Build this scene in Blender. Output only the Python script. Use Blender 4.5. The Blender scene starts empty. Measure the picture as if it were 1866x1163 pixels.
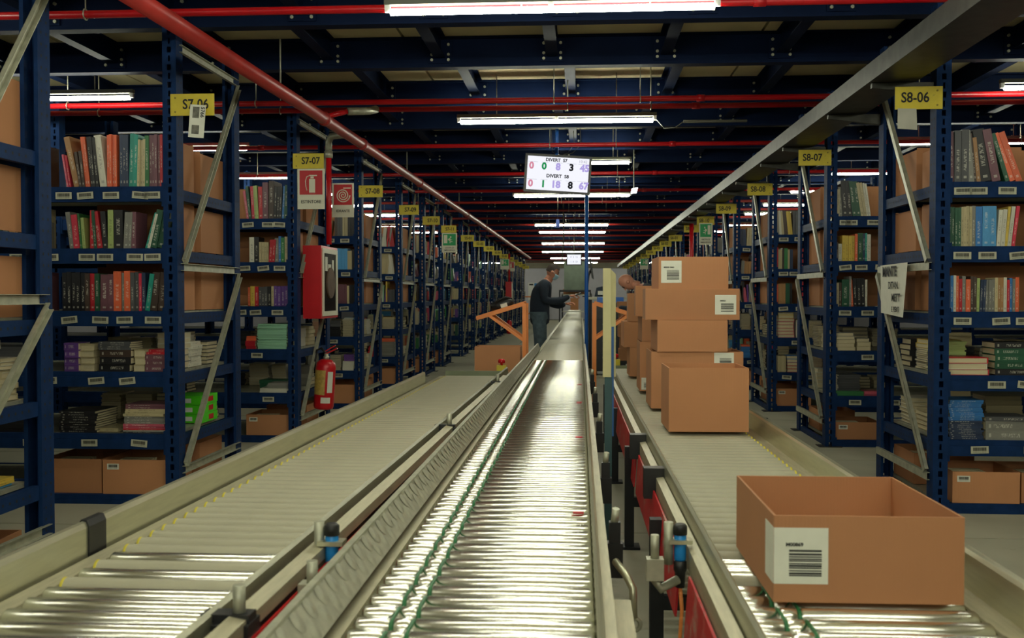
import bpy, math, random
from mathutils import Matrix, Vector, Euler
R = random.Random(7)
S = bpy.context.scene
COL = S.collection
PI = math.pi

# ------------------------------------------------------------------ camera
CZ = 1.22
F, VX, VY = 1850.0, 1057.0, 537.0           # focal length and vanishing point, in pixels of the 1866x1163 frame
yaw = math.atan((VX - 933) / F)
pitch = -math.atan((581.5 - VY) * math.cos(yaw) / F)
cam = bpy.data.cameras.new('camera')
camo = bpy.data.objects.new('camera', cam); COL.objects.link(camo)
cam.sensor_fit = 'HORIZONTAL'; cam.sensor_width = 36.0
cam.lens = 36.0 * F / 1866
cam.clip_start = 0.05; cam.clip_end = 200
camo.location = (0, 0, CZ)
camo.rotation_euler = (PI / 2 + pitch, 0, yaw)
cam.dof.use_dof = True; cam.dof.focus_distance = 6.0; cam.dof.aperture_fstop = 6.3
S.camera = camo

# ------------------------------------------------------------------ world and exposure
w = bpy.data.worlds.new('world'); S.world = w; w.use_nodes = True
w.node_tree.nodes['Background'].inputs[0].default_value = (0.75, 0.85, 1.0, 1)
w.node_tree.nodes['Background'].inputs[1].default_value = 0.02
S.view_settings.view_transform = 'Standard'
S.view_settings.look = 'None'
S.view_settings.exposure = -0.08
S.view_settings.gamma = 1.0
S.view_settings.use_curve_mapping = False
TUBE = 80.0            # radiance of the fluorescent tubes over the conveyors
SIDE_TUBE = 50.0       # and of those over the picking aisles
LAMP_COL = (0.975, 1.0, 0.81)
S.cycles.max_bounces = 6
S.cycles.use_denoising = True
S.cycles.sample_clamp_indirect = 4.0

# ------------------------------------------------------------------ helpers
class MB:
    def __init__(s): s.v = []; s.f = []; s.m = []; s.sm = []
    def quadbox(s, c, mi=0):
        b = len(s.v); s.v += [tuple(p) for p in c]
        for q in ((0,3,2,1),(4,5,6,7),(0,1,5,4),(1,2,6,5),(2,3,7,6),(3,0,4,7)):
            s.f.append([b+i for i in q]); s.m.append(mi); s.sm.append(False)
        return s
    def box(s, x0, x1, y0, y1, z0, z1, mi=0):
        return s.quadbox([(x0,y0,z0),(x1,y0,z0),(x1,y1,z0),(x0,y1,z0),(x0,y0,z1),(x1,y0,z1),(x1,y1,z1),(x0,y1,z1)], mi)
    def bar(s, p0, p1, w, h, up=(0,0,1), mi=0):
        p0, p1 = Vector(p0), Vector(p1); d = (p1-p0).normalized(); u = Vector(up)
        r = d.cross(u)
        if r.length < 1e-5: r = d.cross(Vector((1,0,0)))
        r.normalize(); u = r.cross(d)
        a, b = r*w/2, u*h/2
        return s.quadbox([p0-a-b, p0+a-b, p1+a-b, p1-a-b, p0-a+b, p0+a+b, p1+a+b, p1-a+b], mi)
    def quad(s, a, b, c, d, mi=0):
        k = len(s.v); s.v += [a,b,c,d]; s.f.append([k,k+1,k+2,k+3]); s.m.append(mi); s.sm.append(False); return s
    def poly(s, pts, mi=0):
        k = len(s.v); s.v += list(pts); s.f.append(list(range(k,k+len(pts)))); s.m.append(mi); s.sm.append(False); return s
    def lathe(s, prof, o=(0,0,0), ax='z', n=16, mi=0, caps=True):
        # prof: list of (radius, height)
        o = Vector(o); k = len(s.v)
        def P(r, h, a):
            c, d = r*math.cos(a), r*math.sin(a)
            return tuple(o + Vector({'z':(c,d,h),'x':(h,c,d),'y':(d,h,c)}[ax]))
        for (r,h) in prof:
            for i in range(n): s.v.append(P(r,h,2*PI*i/n))
        for j in range(len(prof)-1):
            mj = mi[j] if isinstance(mi,(list,tuple)) else mi
            for i in range(n):
                a=k+j*n+i; b=k+j*n+(i+1)%n
                s.f.append([a,b,b+n,a+n]); s.m.append(mj); s.sm.append(True)
        if caps:
            m0 = mi[0] if isinstance(mi,(list,tuple)) else mi; m1 = mi[-1] if isinstance(mi,(list,tuple)) else mi
            s.f.append([k+i for i in range(n)][::-1]); s.m.append(m0); s.sm.append(False)
            j=len(prof)-1; s.f.append([k+j*n+i for i in range(n)]); s.m.append(m1); s.sm.append(False)
        return s
    def tube(s, pts, r, n=8, mi=0, closed=False, rads=None):
        pts=[Vector(p) for p in pts]; k=len(s.v); N=len(pts); prev=None
        for i,p in enumerate(pts):
            if closed: d=(pts[(i+1)%N]-pts[i-1])
            else: d=(pts[min(i+1,N-1)]-pts[max(i-1,0)])
            d.normalize()
            if prev is None:
                u=Vector((0,0,1)) if abs(d.z)<.9 else Vector((1,0,0))
            else: u=prev
            a=(u-d*u.dot(d)).normalized(); b=d.cross(a); prev=a
            rr = rads[i] if rads else r
            for j in range(n):
                t=2*PI*j/n; s.v.append(tuple(p+a*rr*math.cos(t)+b*rr*math.sin(t)))
        for i in range(N if closed else N-1):
            for j in range(n):
                a=k+i*n+j; b=k+i*n+(j+1)%n; c=k+((i+1)%N)*n+(j+1)%n; e=k+((i+1)%N)*n+j
                s.f.append([a,b,c,e]); s.m.append(mi); s.sm.append(True)
        if not closed:
            s.f.append([k+j for j in range(n)][::-1]); s.m.append(mi); s.sm.append(False)
            s.f.append([k+(N-1)*n+j for j in range(n)]); s.m.append(mi); s.sm.append(False)
        return s
    def prism(s, poly, y0, y1, mi=0):       # polygon in x,z extruded along y
        n=len(poly); k=len(s.v)
        s.v += [(x,y0,z) for x,z in poly]+[(x,y1,z) for x,z in poly]
        for i in range(n):
            j=(i+1)%n; s.f.append([k+i,k+j,k+n+j,k+n+i]); s.m.append(mi); s.sm.append(False)
        s.f.append([k+i for i in range(n)][::-1]); s.m.append(mi); s.sm.append(False)
        s.f.append([k+n+i for i in range(n)]); s.m.append(mi); s.sm.append(False)
        return s
    def mesh(s, name, mats):
        me=bpy.data.meshes.new(name); me.from_pydata([tuple(p) for p in s.v],[],s.f)
        for mm in (mats if isinstance(mats,(list,tuple)) else [mats]): me.materials.append(mm)
        me.polygons.foreach_set('material_index', s.m)
        me.polygons.foreach_set('use_smooth', s.sm)
        me.update(); return me
    def build(s, name, mats, parent=None, **k):
        return obj(name, s.mesh(name, mats), parent, **k)

def props(o, label=None, cat=None, group=None, kind=None):
    if label: o['label']=label
    if cat: o['category']=cat
    if group: o['group']=group
    if kind: o['kind']=kind
    return o
def obj(name, data, parent=None, loc=None, rot=None, mat=None, color=None, **p):
    o=bpy.data.objects.new(name, data); COL.objects.link(o)
    if loc is not None: o.location=loc
    if rot is not None: o.rotation_euler=rot
    if mat is not None: o.matrix_world=mat
    if parent is not None: o.parent=parent; CH.setdefault(parent.name,[]).append(o)
    if color is not None: o.color=(*color,1)
    props(o, **p); return o
def thing(name, loc=(0,0,0), rot=(0,0,0), **p):
    return obj(name, None, None, loc, rot, **p)
def copy_tree(o, parent=None, **p):
    c=o.copy(); COL.objects.link(c); c.parent=parent
    if parent is not None: CH.setdefault(parent.name,[]).append(c)
    for ch in list(CH.get(o.name, [])): copy_tree(ch, c)
    props(c, **p); return c
CH={}
def srgb(h):
    h=h.lstrip('#'); c=[int(h[i:i+2],16)/255 for i in (0,2,4)]
    return tuple(x/12.92 if x<=.04045 else ((x+.055)/1.055)**2.4 for x in c)

# ------------------------------------------------------------------ materials
def mat(name, col, rough=.5, metal=0., var=.12, scale=8., bump=0., bscale=60., spec=.5, emit=0., stretch=None, dirt=None):
    m=bpy.data.materials.new(name); m.use_nodes=True; nt=m.node_tree; N=nt.nodes; L=nt.links
    b=N['Principled BSDF']; c=srgb(col) if isinstance(col,str) else col
    b.inputs['Roughness'].default_value=rough; b.inputs['Metallic'].default_value=metal
    b.inputs['Specular IOR Level'].default_value=spec
    if emit:
        b.inputs['Emission Color'].default_value=(*c,1); b.inputs['Emission Strength'].default_value=emit
    tc=N.new('ShaderNodeTexCoord'); src=tc.outputs['Object']
    if stretch:
        mp=N.new('ShaderNodeMapping'); mp.inputs['Scale'].default_value=stretch; L.new(src,mp.inputs[0]); src=mp.outputs[0]
    if var:
        nz=N.new('ShaderNodeTexNoise'); nz.inputs['Scale'].default_value=scale; nz.inputs['Detail'].default_value=5
        L.new(src,nz.inputs['Vector'])
        rp=N.new('ShaderNodeValToRGB'); e=rp.color_ramp.elements
        e[0].position=.3; e[1].position=.72
        e[0].color=(*[x*(1-var) for x in c],1); e[1].color=(*[min(1,x*(1+var)) for x in c],1)
        L.new(nz.outputs['Fac'],rp.inputs[0]); out=rp.outputs[0]
        if dirt:
            n2=N.new('ShaderNodeTexNoise'); n2.inputs['Scale'].default_value=dirt[1]; n2.inputs['Detail'].default_value=8; n2.inputs['Roughness'].default_value=.7
            L.new(tc.outputs['Object'],n2.inputs['Vector'])
            r2=N.new('ShaderNodeValToRGB'); r2.color_ramp.elements[0].position=dirt[2]; r2.color_ramp.elements[1].position=dirt[2]+.08
            L.new(n2.outputs['Fac'],r2.inputs[0])
            mx=N.new('ShaderNodeMix'); mx.data_type='RGBA'; L.new(r2.outputs[0],mx.inputs[0]); L.new(out,mx.inputs[6])
            mx.inputs[7].default_value=(*srgb(dirt[0]),1); out=mx.outputs[2]
        L.new(out,b.inputs['Base Color'])
    else: b.inputs['Base Color'].default_value=(*c,1)
    if bump:
        n3=N.new('ShaderNodeTexNoise'); n3.inputs['Scale'].default_value=bscale; L.new(src,n3.inputs['Vector'])
        bp=N.new('ShaderNodeBump'); bp.inputs['Strength'].default_value=bump; bp.inputs['Distance'].default_value=.01
        L.new(n3.outputs['Fac'],bp.inputs['Height']); L.new(bp.outputs[0],b.inputs['Normal'])
    return m
M={}
M['navy']=mat('navy_paint','#182f56',.5,0,.2,14,dirt=('#0c1c40',30,.66),spec=.04)
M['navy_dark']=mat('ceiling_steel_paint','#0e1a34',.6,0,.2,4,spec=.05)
M['slot']=mat('dark_slot','#05070c',.8,0,0)
M['galv']=mat('galvanised_steel','#b0b09c',.42,.5,.18,22,bump=.05,bscale=40)
M['alu']=mat('aluminium_profile','#c9c8ae',.34,.8,.08,10,stretch=(8,.6,8),bump=.04,bscale=90)
M['alu_beige']=mat('dusty_aluminium','#b3ad93',.5,.55,.12,12,stretch=(8,.8,8))
M['steel']=mat('roller_steel','#f4f4ea',.255,1.,0)
M['sleeve']=mat('roller_sleeve_grey','#a5a18c',.48,0,.07,10,bump=.05,bscale=200)
M['roller_pale']=mat('pale_roller','#efecd8',.3,0,.04,10)  # pale colour stands in for the bright look of the far rollers
M['yellow_end']=mat('yellow_roller_end','#d8c84a',.5,0,.1)
M['black']=mat('black_plastic','#17181a',.45,0,.15)
M['blackmetal']=mat('black_steel','#1c1e22',.5,.2,.2)
M['green_belt']=mat('green_drive_belt','#1f6a3c',.4,0,.1)
M['red']=mat('red_paint','#c4141e',.35,0,.08,5)
M['red_worn']=mat('worn_red_panel','#c01a26',.42,0,.12,6,dirt=('#b98378',9,.54))
M['red_pipe']=mat('red_pipe_paint','#c2131c',.33,0,.12,5)
M['pipe_rust']=mat('dull_red_pipe_paint','#9a2a25',.4,0,.12,6)
M['orange']=mat('orange_paint','#f4924a',.45,0,.08,6)
M['blue']=mat('blue_paint','#2166c4',.35,0,.1)
M['sensor_blue']=mat('sensor_blue','#1a7fc8',.35,0,.08)
M['white']=mat('white_plastic','#e6e6e2',.5,0,.04)
M['paper']=mat('paper','#dcdccd',.8,0,.05,20)
M['ink']=mat('ink','#17181a',.7,0,0)
M['concrete']=mat('concrete','#a19f8c',.6,0,.12,1.5,bump=.05,bscale=30,dirt=('#8a8874',2.2,.62))
M['joint']=mat('floor_joint','#5b5a4e',.9,0,.1)
M['cream']=mat('cream_deck_panel','#cfc39a',.7,0,.1,3,dirt=('#bba68a',1.5,.64))
M['wall']=mat('painted_wall','#c9c8d2',.7,0,.05,2)
M['fascia']=mat('grey_fascia','#85806e',.7,0,.1,2)
M['yellow']=mat('yellow_sign','#c9b52f',.5,0,.1,12,dirt=('#b3a132',20,.62))
M['brass']=mat('rivet','#8f7f3a',.4,.8,0)
M['sign_green']=mat('sign_green','#129653',.45,0,.04)
M['sign_red']=mat('sign_red','#b3141d',.45,0,.05)
M['sign_cream']=mat('sign_cream','#d6d3bd',.5,0,.05)
M['tray']=mat('tray_steel','#4d4d48',.45,1.,.25,12,bump=.08,bscale=14)
M['glass']=mat('cabinet_window','#20160f',.12,0,.4,9)
M['skin']=mat('skin','#c98a70',.5,0,.08,20)
M['hair']=mat('hair','#2a1d17',.7,0,.3,60,bump=.4,bscale=200)
M['sweater']=mat('navy_sweater','#202a38',.9,0,.15,30,bump=.2,bscale=150)
M['denim']=mat('denim','#53646f',.9,0,.25,18,bump=.15,bscale=200)
M['mask']=mat('face_mask','#a9d3e3',.8,0,.05)
M['shoe']=mat('shoe','#22211f',.7,0,.1)
M['plastic_green']=mat('green_carton','#4fd21c',.45,0,.1,10)
M['lamp_body']=mat('lamp_housing','#55554a',.5,0,.05)
def glow(name,col,e):
    m=mat(name,'#050505',.6,0,0,spec=.1); b=m.node_tree.nodes['Principled BSDF']; b.inputs['Emission Color'].default_value=(*srgb(col),1); b.inputs['Emission Strength'].default_value=e; return m
M['screen']=glow('screen_white','#f6f7ff',1.05)
for k,c in dict(s_black='#15151c',s_rose='#d98aa0',s_green='#12904f',s_lav='#b4a6e6',s_grey='#a8a8b8',s_pale='#cfcfda').items(): M[k]=glow('screen_'+k[2:],c,1.0)

def cardboard():
    m=mat('cardboard','#b67e55',.75,0,.07,3)
    nt=m.node_tree; N=nt.nodes; L=nt.links; b=N['Principled BSDF']
    tc=N.new('ShaderNodeTexCoord'); wv=N.new('ShaderNodeTexWave'); wv.inputs['Scale'].default_value=40; wv.inputs['Distortion'].default_value=.4
    L.new(tc.outputs['Object'],wv.inputs[0]); bp=N.new('ShaderNodeBump'); bp.inputs['Strength'].default_value=.06; bp.inputs['Distance'].default_value=.004
    L.new(wv.outputs['Fac'],bp.inputs['Height']); L.new(bp.outputs[0],b.inputs['Normal'])
    oi=N.new('ShaderNodeObjectInfo'); hs=N.new('ShaderNodeHueSaturation'); mr=N.new('ShaderNodeMapRange')
    mr.inputs[3].default_value=.88; mr.inputs[4].default_value=1.12
    L.new(oi.outputs['Random'],mr.inputs[0]); L.new(mr.outputs[0],hs.inputs['Value'])
    src=b.inputs['Base Color'].links[0].from_socket; L.new(src,hs.inputs['Color']); L.new(hs.outputs[0],b.inputs['Base Color'])
    return m
M['card']=cardboard()

def barcode(name='shelf_label_print', base='#b4b39c'):
    # pale label with a dark block of bars, laid out in the plate's own generated coordinates
    m=bpy.data.materials.new(name); m.use_nodes=True; nt=m.node_tree; N=nt.nodes; L=nt.links; b=N['Principled BSDF']; b.inputs['Roughness'].default_value=.55
    tc=N.new('ShaderNodeTexCoord'); sp=N.new('ShaderNodeSeparateXYZ'); L.new(tc.outputs['Generated'],sp.inputs[0])
    def mth(op,a,bb):
        n=N.new('ShaderNodeMath'); n.operation=op
        for i,v in enumerate((a,bb)):
            if isinstance(v,float): n.inputs[i].default_value=v
            else: L.new(v,n.inputs[i])
        return n.outputs[0]
    X,Z=sp.outputs[0],sp.outputs[2]
    inx=mth('MULTIPLY',mth('GREATER_THAN',X,.12),mth('LESS_THAN',X,.88))
    inz=mth('MULTIPLY',mth('GREATER_THAN',Z,.36),mth('LESS_THAN',Z,.84))
    nz=N.new('ShaderNodeTexNoise'); nz.noise_dimensions='1D'; nz.inputs['Scale'].default_value=30; L.new(X,nz.inputs['W'])
    oi=N.new('ShaderNodeObjectInfo')
    bars=mth('GREATER_THAN',nz.outputs['Fac'],.47)
    k=mth('MULTIPLY',mth('MULTIPLY',inx,inz),mth('ADD',mth('MULTIPLY',bars,.5),.5))
    inz2=mth('MULTIPLY',mth('GREATER_THAN',Z,.14),mth('LESS_THAN',Z,.26))
    k2=mth('MULTIPLY',mth('MULTIPLY',inx,inz2),mth('MULTIPLY',bars,.6))
    tot=mth('MAXIMUM',k,k2)
    mx=N.new('ShaderNodeMix'); mx.data_type='RGBA'; L.new(tot,mx.inputs[0]); mx.inputs[6].default_value=(*srgb(base),1); mx.inputs[7].default_value=(*srgb('#33312a'),1)
    L.new(mx.outputs[2],b.inputs['Base Color']); return m
M['label']=barcode()
M['label_white']=barcode('box_label_print','#d6d6c8')

def cover_mat(attr=False):
    m=bpy.data.materials.new('book_cover_stuff' if attr else 'book_cover'); m.use_nodes=True; nt=m.node_tree; N=nt.nodes; L=nt.links; b=N['Principled BSDF']
    b.inputs['Roughness'].default_value=.38
    if attr:
        at=N.new('ShaderNodeAttribute'); at.attribute_name='Col'; L.new(at.outputs['Color'],b.inputs['Base Color']); return m
    oi=N.new('ShaderNodeObjectInfo'); tc=N.new('ShaderNodeTexCoord'); sp=N.new('ShaderNodeSeparateXYZ'); L.new(tc.outputs['Generated'],sp.inputs[0])
    def mth(op,a,bb):
        n=N.new('ShaderNodeMath'); n.operation=op
        for i,v in enumerate((a,bb)):
            if isinstance(v,float): n.inputs[i].default_value=v
            else: L.new(v,n.inputs[i])
        return n.outputs[0]
    X,Y,Z=sp.outputs; rnd=oi.outputs['Random']
    # title print on the spine: noise letters inside a band whose place differs per book
    lo=mth('ADD',mth('MULTIPLY',rnd,.25),.18)
    band=mth('MULTIPLY',mth('GREATER_THAN',Z,lo),mth('LESS_THAN',Z,mth('ADD',lo,.42)))
    inx=mth('MULTIPLY',mth('GREATER_THAN',X,.3),mth('LESS_THAN',X,.7))
    nz=N.new('ShaderNodeTexNoise'); nz.noise_dimensions='4D'; nz.inputs['Scale'].default_value=1.0; nz.inputs['Detail'].default_value=1
    mp=N.new('ShaderNodeMapping'); mp.inputs['Scale'].default_value=(3,1,45); L.new(tc.outputs['Generated'],mp.inputs[0]); L.new(mp.outputs[0],nz.inputs['Vector'])
    L.new(mth('MULTIPLY',rnd,90.),nz.inputs['W'])
    ink=mth('MULTIPLY',mth('MULTIPLY',band,inx),mth('GREATER_THAN',nz.outputs['Fac'],.5))
    ink=mth('MULTIPLY',ink,mth('LESS_THAN',Y,.06))
    foot=mth('MULTIPLY',mth('MULTIPLY',mth('GREATER_THAN',Z,.07),mth('LESS_THAN',Z,.12)),mth('LESS_THAN',Y,.06))
    ink=mth('MULTIPLY',mth('MAXIMUM',ink,mth('MULTIPLY',foot,inx)),.38)
    bw=N.new('ShaderNodeRGBToBW'); L.new(oi.outputs['Color'],bw.inputs[0])
    dark=mth('LESS_THAN',bw.outputs[0],.3)
    mx0=N.new('ShaderNodeMix'); mx0.data_type='RGBA'; L.new(dark,mx0.inputs[0]); mx0.inputs[6].default_value=(.03,.03,.03,1); mx0.inputs[7].default_value=(.75,.72,.6,1)
    mx=N.new('ShaderNodeMix'); mx.data_type='RGBA'; L.new(ink,mx.inputs[0]); L.new(oi.outputs['Color'],mx.inputs[6]); L.new(mx0.outputs[2],mx.inputs[7])
    n2=N.new('ShaderNodeTexNoise'); n2.inputs['Scale'].default_value=9; L.new(tc.outputs['Object'],n2.inputs['Vector'])
    hs=N.new('ShaderNodeHueSaturation'); L.new(mx.outputs[2],hs.inputs['Color']); mr=N.new('ShaderNodeMapRange'); mr.inputs[3].default_value=.8; mr.inputs[4].default_value=1.2
    L.new(n2.outputs['Fac'],mr.inputs[0]); L.new(mr.outputs[0],hs.inputs['Value']); L.new(hs.outputs[0],b.inputs['Base Color'])
    return m
M['cover']=cover_mat(); M['cover_stuff']=cover_mat(True)
def pages_mat():
    m=mat('book_pages','#c9bd9a',.8,0,.1,5,stretch=(80,1,1)); return m
M['pages']=pages_mat()

_tc={}
def text_mesh(s, size, m, bold=0., sx=1., align='CENTER'):
    key=(s,size,m.name,bold,sx,align)
    if key in _tc: return _tc[key]
    c=bpy.data.curves.new('t','FONT'); c.body=s; c.size=size; c.align_x=align; c.align_y='CENTER'; c.offset=bold*size; c.extrude=.0006; c.resolution_u=3
    o=bpy.data.objects.new('t',c); COL.objects.link(o)
    dg=bpy.context.evaluated_depsgraph_get(); me=bpy.data.meshes.new_from_object(o.evaluated_get(dg))
    bpy.data.objects.remove(o); bpy.data.curves.remove(c)
    me.transform(Matrix.Diagonal((sx,1,1,1))); me.transform(Matrix.Rotation(PI/2,4,'X'))   # stands upright, read from -Y
    me.materials.clear(); me.materials.append(m); me.name='lettering'; _tc[key]=me; return me

# ================================================================== SETTING
ORD=['first','second','third','fourth','fifth','sixth','seventh','eighth','ninth','tenth','eleventh','twelfth','thirteenth','fourteenth','fifteenth','sixteenth','seventeenth','eighteenth','nineteenth','twentieth','twenty-first','twenty-second','twenty-third','twenty-fourth','twenty-fifth','twenty-sixth','twenty-seventh','twenty-eighth','twenty-ninth','thirtieth']
HX, Y0, Y1 = 7.6, -9.0, 50.0
floor=MB().box(-HX,HX,Y0,Y1,-.12,-.006).build('floor',M['joint'],kind='structure')
slab=MB().box(.004,2.396,.004,2.396,-.006,0).mesh('floor_slab',M['concrete'])
for i in range(-3,4):
    for j in range(-4,21):
        x=i*2.4-1.5; y=j*2.4+.4
        if x<-HX or x+2.4>HX+1.5 or y+2.4>Y1: continue
        obj('floor_slab',slab,floor,(x,y,0))
wf=MB().box(-HX,HX,Y1,Y1+.15,0,3.4).build('wall_far',M['wall'],kind='structure')
MB().box(-HX,HX,Y1-.35,Y1-.01,2.52,3.2).build('trim_1',M['fascia'],kind='structure')
MB().box(-HX-.15,-HX,Y0,Y1,0,3.4).build('wall_left',M['wall'],kind='structure')
MB().box(HX,HX+.15,Y0,Y1,0,3.4).build('wall_right',M['wall'],kind='structure')
MB().box(-HX,HX,Y0-.15,Y0,0,3.4).build('wall_near',M['wall'],kind='structure')
# ceiling: cream deck panels on navy beams and purlins
ceil=MB().box(-HX,HX,Y0,Y1,3.10,3.20).build('ceiling',M['joint'],kind='structure')
DECK=3.06
BY=[]                                        # beams stand in pairs along the hall
y=6.1-2.65*5
while y<Y1-.6: BY+=[y,y+1.17]; y+=2.65
PANEL={}
def panel(d):
    k=round(d,2)
    if k not in PANEL: PANEL[k]=MB().box(-1.255,1.255,.008,d-.008,DECK,DECK+.035).mesh('ceiling_panel',M['cream'])
    return PANEL[k]
ED=BY+[Y1]
for k,y in enumerate(BY):
    if y<Y0: continue
    for i in range(-3,4):
        if abs(i*2.53)-1.26>HX-.9: continue
        obj('ceiling_panel',panel(ED[k+1]-y),ceil,(i*2.53,y,0))
def beam_mesh():
    b=MB(); zb=2.84; h=HX-.05
    b.box(-h,h,-.006,.006,zb+.012,DECK-.014); b.box(-h,h,-.05,.05,zb,zb+.012); b.box(-h,h,-.05,.05,DECK-.014,DECK-.002)
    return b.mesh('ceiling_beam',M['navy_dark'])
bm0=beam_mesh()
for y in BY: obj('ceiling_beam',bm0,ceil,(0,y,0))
# short purlins between the beams, each with bolted end plates
def purlin(d):
    pu=MB(); z0=2.905
    pu.box(-.04,.04,.055,d-.055,z0,z0+.008); pu.box(-.004,.004,.012,d-.012,z0+.008,DECK-.012); pu.box(-.04,.04,.055,d-.055,DECK-.012,DECK-.003)
    pu.box(-.085,.085,d-.02,d-.008,z0-.03,DECK-.02)
    for bx in (-.06,.06):
        for bz in (z0-.008,z0+.03,z0+.10): pu.lathe([(.011,0),(.011,.012)],(bx,d-.033,bz),'y',6,1)
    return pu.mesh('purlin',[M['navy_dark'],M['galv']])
PUR=[purlin(1.17),purlin(1.48)]
for i,y in enumerate(BY):
    if not (2<y<26): continue
    for k in range(-5,7):
        X=-.2+k*.80+(.12 if i%2 else 0)
        if abs(X)<4.9: obj('purlin',PUR[i%2],ceil,(X,y,0))

# ================================================================== CONVEYORS
RW=.48; RP=.0775; RR=.025
def roller_mesh(kind, half=RW/2):
    b=MB(); h=half
    if kind=='bare':
        b.lathe([(.006,-h-.02),(.006,-h),(RR*.8,-h),(RR,-h+.006),(RR,h-.006),(RR*.8,h),(.006,h),(.006,h+.02)],(0,0,0),'x',26,0)
        return b.mesh('roller',[M['steel']])
    if kind=='groove':     # two belt grooves near the left end
        g=[]
        for gx in (-h+.075,-h+.118): g+=[(RR,gx-.007),(RR-.007,gx-.003),(RR-.007,gx+.003),(RR,gx+.007)]
        b.lathe([(.006,-h-.02),(.006,-h),(RR*.8,-h),(RR,-h+.006)]+g+[(RR,h-.006),(RR*.8,h),(.006,h),(.006,h+.02)],(0,0,0),'x',26,0)
        return b.mesh('roller',[M['steel']])
    if kind=='pale':
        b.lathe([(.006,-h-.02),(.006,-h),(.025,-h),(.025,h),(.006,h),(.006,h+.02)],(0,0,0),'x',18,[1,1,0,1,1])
        return b.mesh('roller',[M['roller_pale'],M['steel']])
    sgn=-1 if kind=='sleeveL' else 1
    pr=[(.006,-h-.02),(.006,-h),(.0255,-h),(.0255,-h+.007),(.0255,h-.007),(.0255,h),(.006,h),(.006,h+.02)]
    mi=[1,1,2,0,0,1,1] if sgn<0 else [1,1,0,0,2,1,1]
    b.lathe(pr,(0,0,0),'x',22,mi)
    return b.mesh('roller',[M['sleeve'],M['steel'],M['yellow_end']])
ROL={k:roller_mesh(k) for k in ('bare','groove','sleeveL','sleeveR','pale')}
def leg_pair(par, xs, y, ztop, z0=0.):
    for x in xs:
        b=MB().box(x-.022,x+.022,y-.022,y+.022,z0+.012,ztop).box(x-.05,x+.05,y-.05,y+.05,z0,z0+.012)
        b.build('leg',M['blackmetal'],par)
    MB().box(min(xs),max(xs),y-.015,y+.015,z0+.2,z0+.245).build('cross_brace',M['blackmetal'],par)
def belt_loop():
    pts=[]
    r=RR-.003
    for i in range(7): a=PI/2+PI*i/6; pts.append((0,r*math.cos(a),r*math.sin(a)))
    for i in range(7): a=-PI/2+PI*i/6; pts.append((0,RP+r*math.cos(a),r*math.sin(a)))
    return MB().tube(pts,.0036,6,closed=True).mesh('drive_belt',M['green_belt'])
BELT=belt_loop()

# ---- centre conveyor: bare steel rollers with green belts
ZR=.57-RR
cc=thing('roller_conveyor',(0,0,0),label='long central conveyor of bare steel rollers with green drive belts',cat='conveyor')
XC=-.21
n=0; y=1.15; far=MB()
while y<44:
    if y<13.5:
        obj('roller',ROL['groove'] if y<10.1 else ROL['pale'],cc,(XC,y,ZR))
        if 1.2<y<10.2:
            obj('drive_belt',BELT,cc,(XC-.24+(.075 if n%2 else .118),y,ZR))
    else:
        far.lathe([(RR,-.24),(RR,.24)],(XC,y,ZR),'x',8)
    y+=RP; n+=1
far.build('far_rollers',M['roller_pale'],cc,kind='stuff')
# left channel and the dimpled guard plate that leans away from the rollers
MB().prism([(-.478,.47),(-.462,.47),(-.462,.548),(-.478,.548)],1.0,44).prism([(-.497,.548),(-.462,.548),(-.462,.556),(-.497,.556)],1.0,44).build('left_channel',M['alu_beige'],cc)
def guard(ya,yb,xa,xb):
    b=MB(); b.quadbox([(xa-.052,ya,.640),(xa-.002,ya,.578),(xb-.002,yb,.578),(xb-.03,yb,.640),(xa-.056,ya,.636),(xa-.006,ya,.574),(xb-.006,yb,.574),(xb-.034,yb,.636)])
    b.quadbox([(xa-.066,ya,.636),(xa-.050,ya,.636),(xb-.028,yb,.636),(xb-.044,yb,.636),(xa-.066,ya,.644),(xa-.050,ya,.644),(xb-.028,yb,.644),(xb-.044,yb,.644)])
    b.quadbox([(xa-.066,ya,.57),(xa-.062,ya,.57),(xb-.040,yb,.57),(xb-.044,yb,.57),(xa-.066,ya,.64),(xa-.062,ya,.64),(xb-.040,yb,.64),(xb-.044,yb,.64)])
    return b
guard(1.0,12.0,-.478,-.463).build('guide_plate',M['galv'],cc)
dm=MB().lathe([(.024,-.0004),(.020,0),(.016,.0003),(.012,.0010),(.008,.0018),(.004,.0023),(.001,.0024)],(0,0,0),'z',12,caps=False).mesh('dimple',M['galv'])
yy=1.3
while yy<7.5:
    f=(yy-1)/11
    for t,off in ((.3,0),(.7,.04)):
        x0=-.478*(1-f)-.463*f; top=(x0-(.052*(1-f)+.03*f),.640); bot=(x0-.002,.578)
        px=top[0]*(1-t)+bot[0]*t; pz=top[1]*(1-t)+bot[1]*t
        ang=math.atan2(top[1]-bot[1],bot[0]-top[0])
        obj('dimple',dm,cc,(px,yy+off,pz+.0005),(0,ang,0))
    yy+=.085
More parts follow.
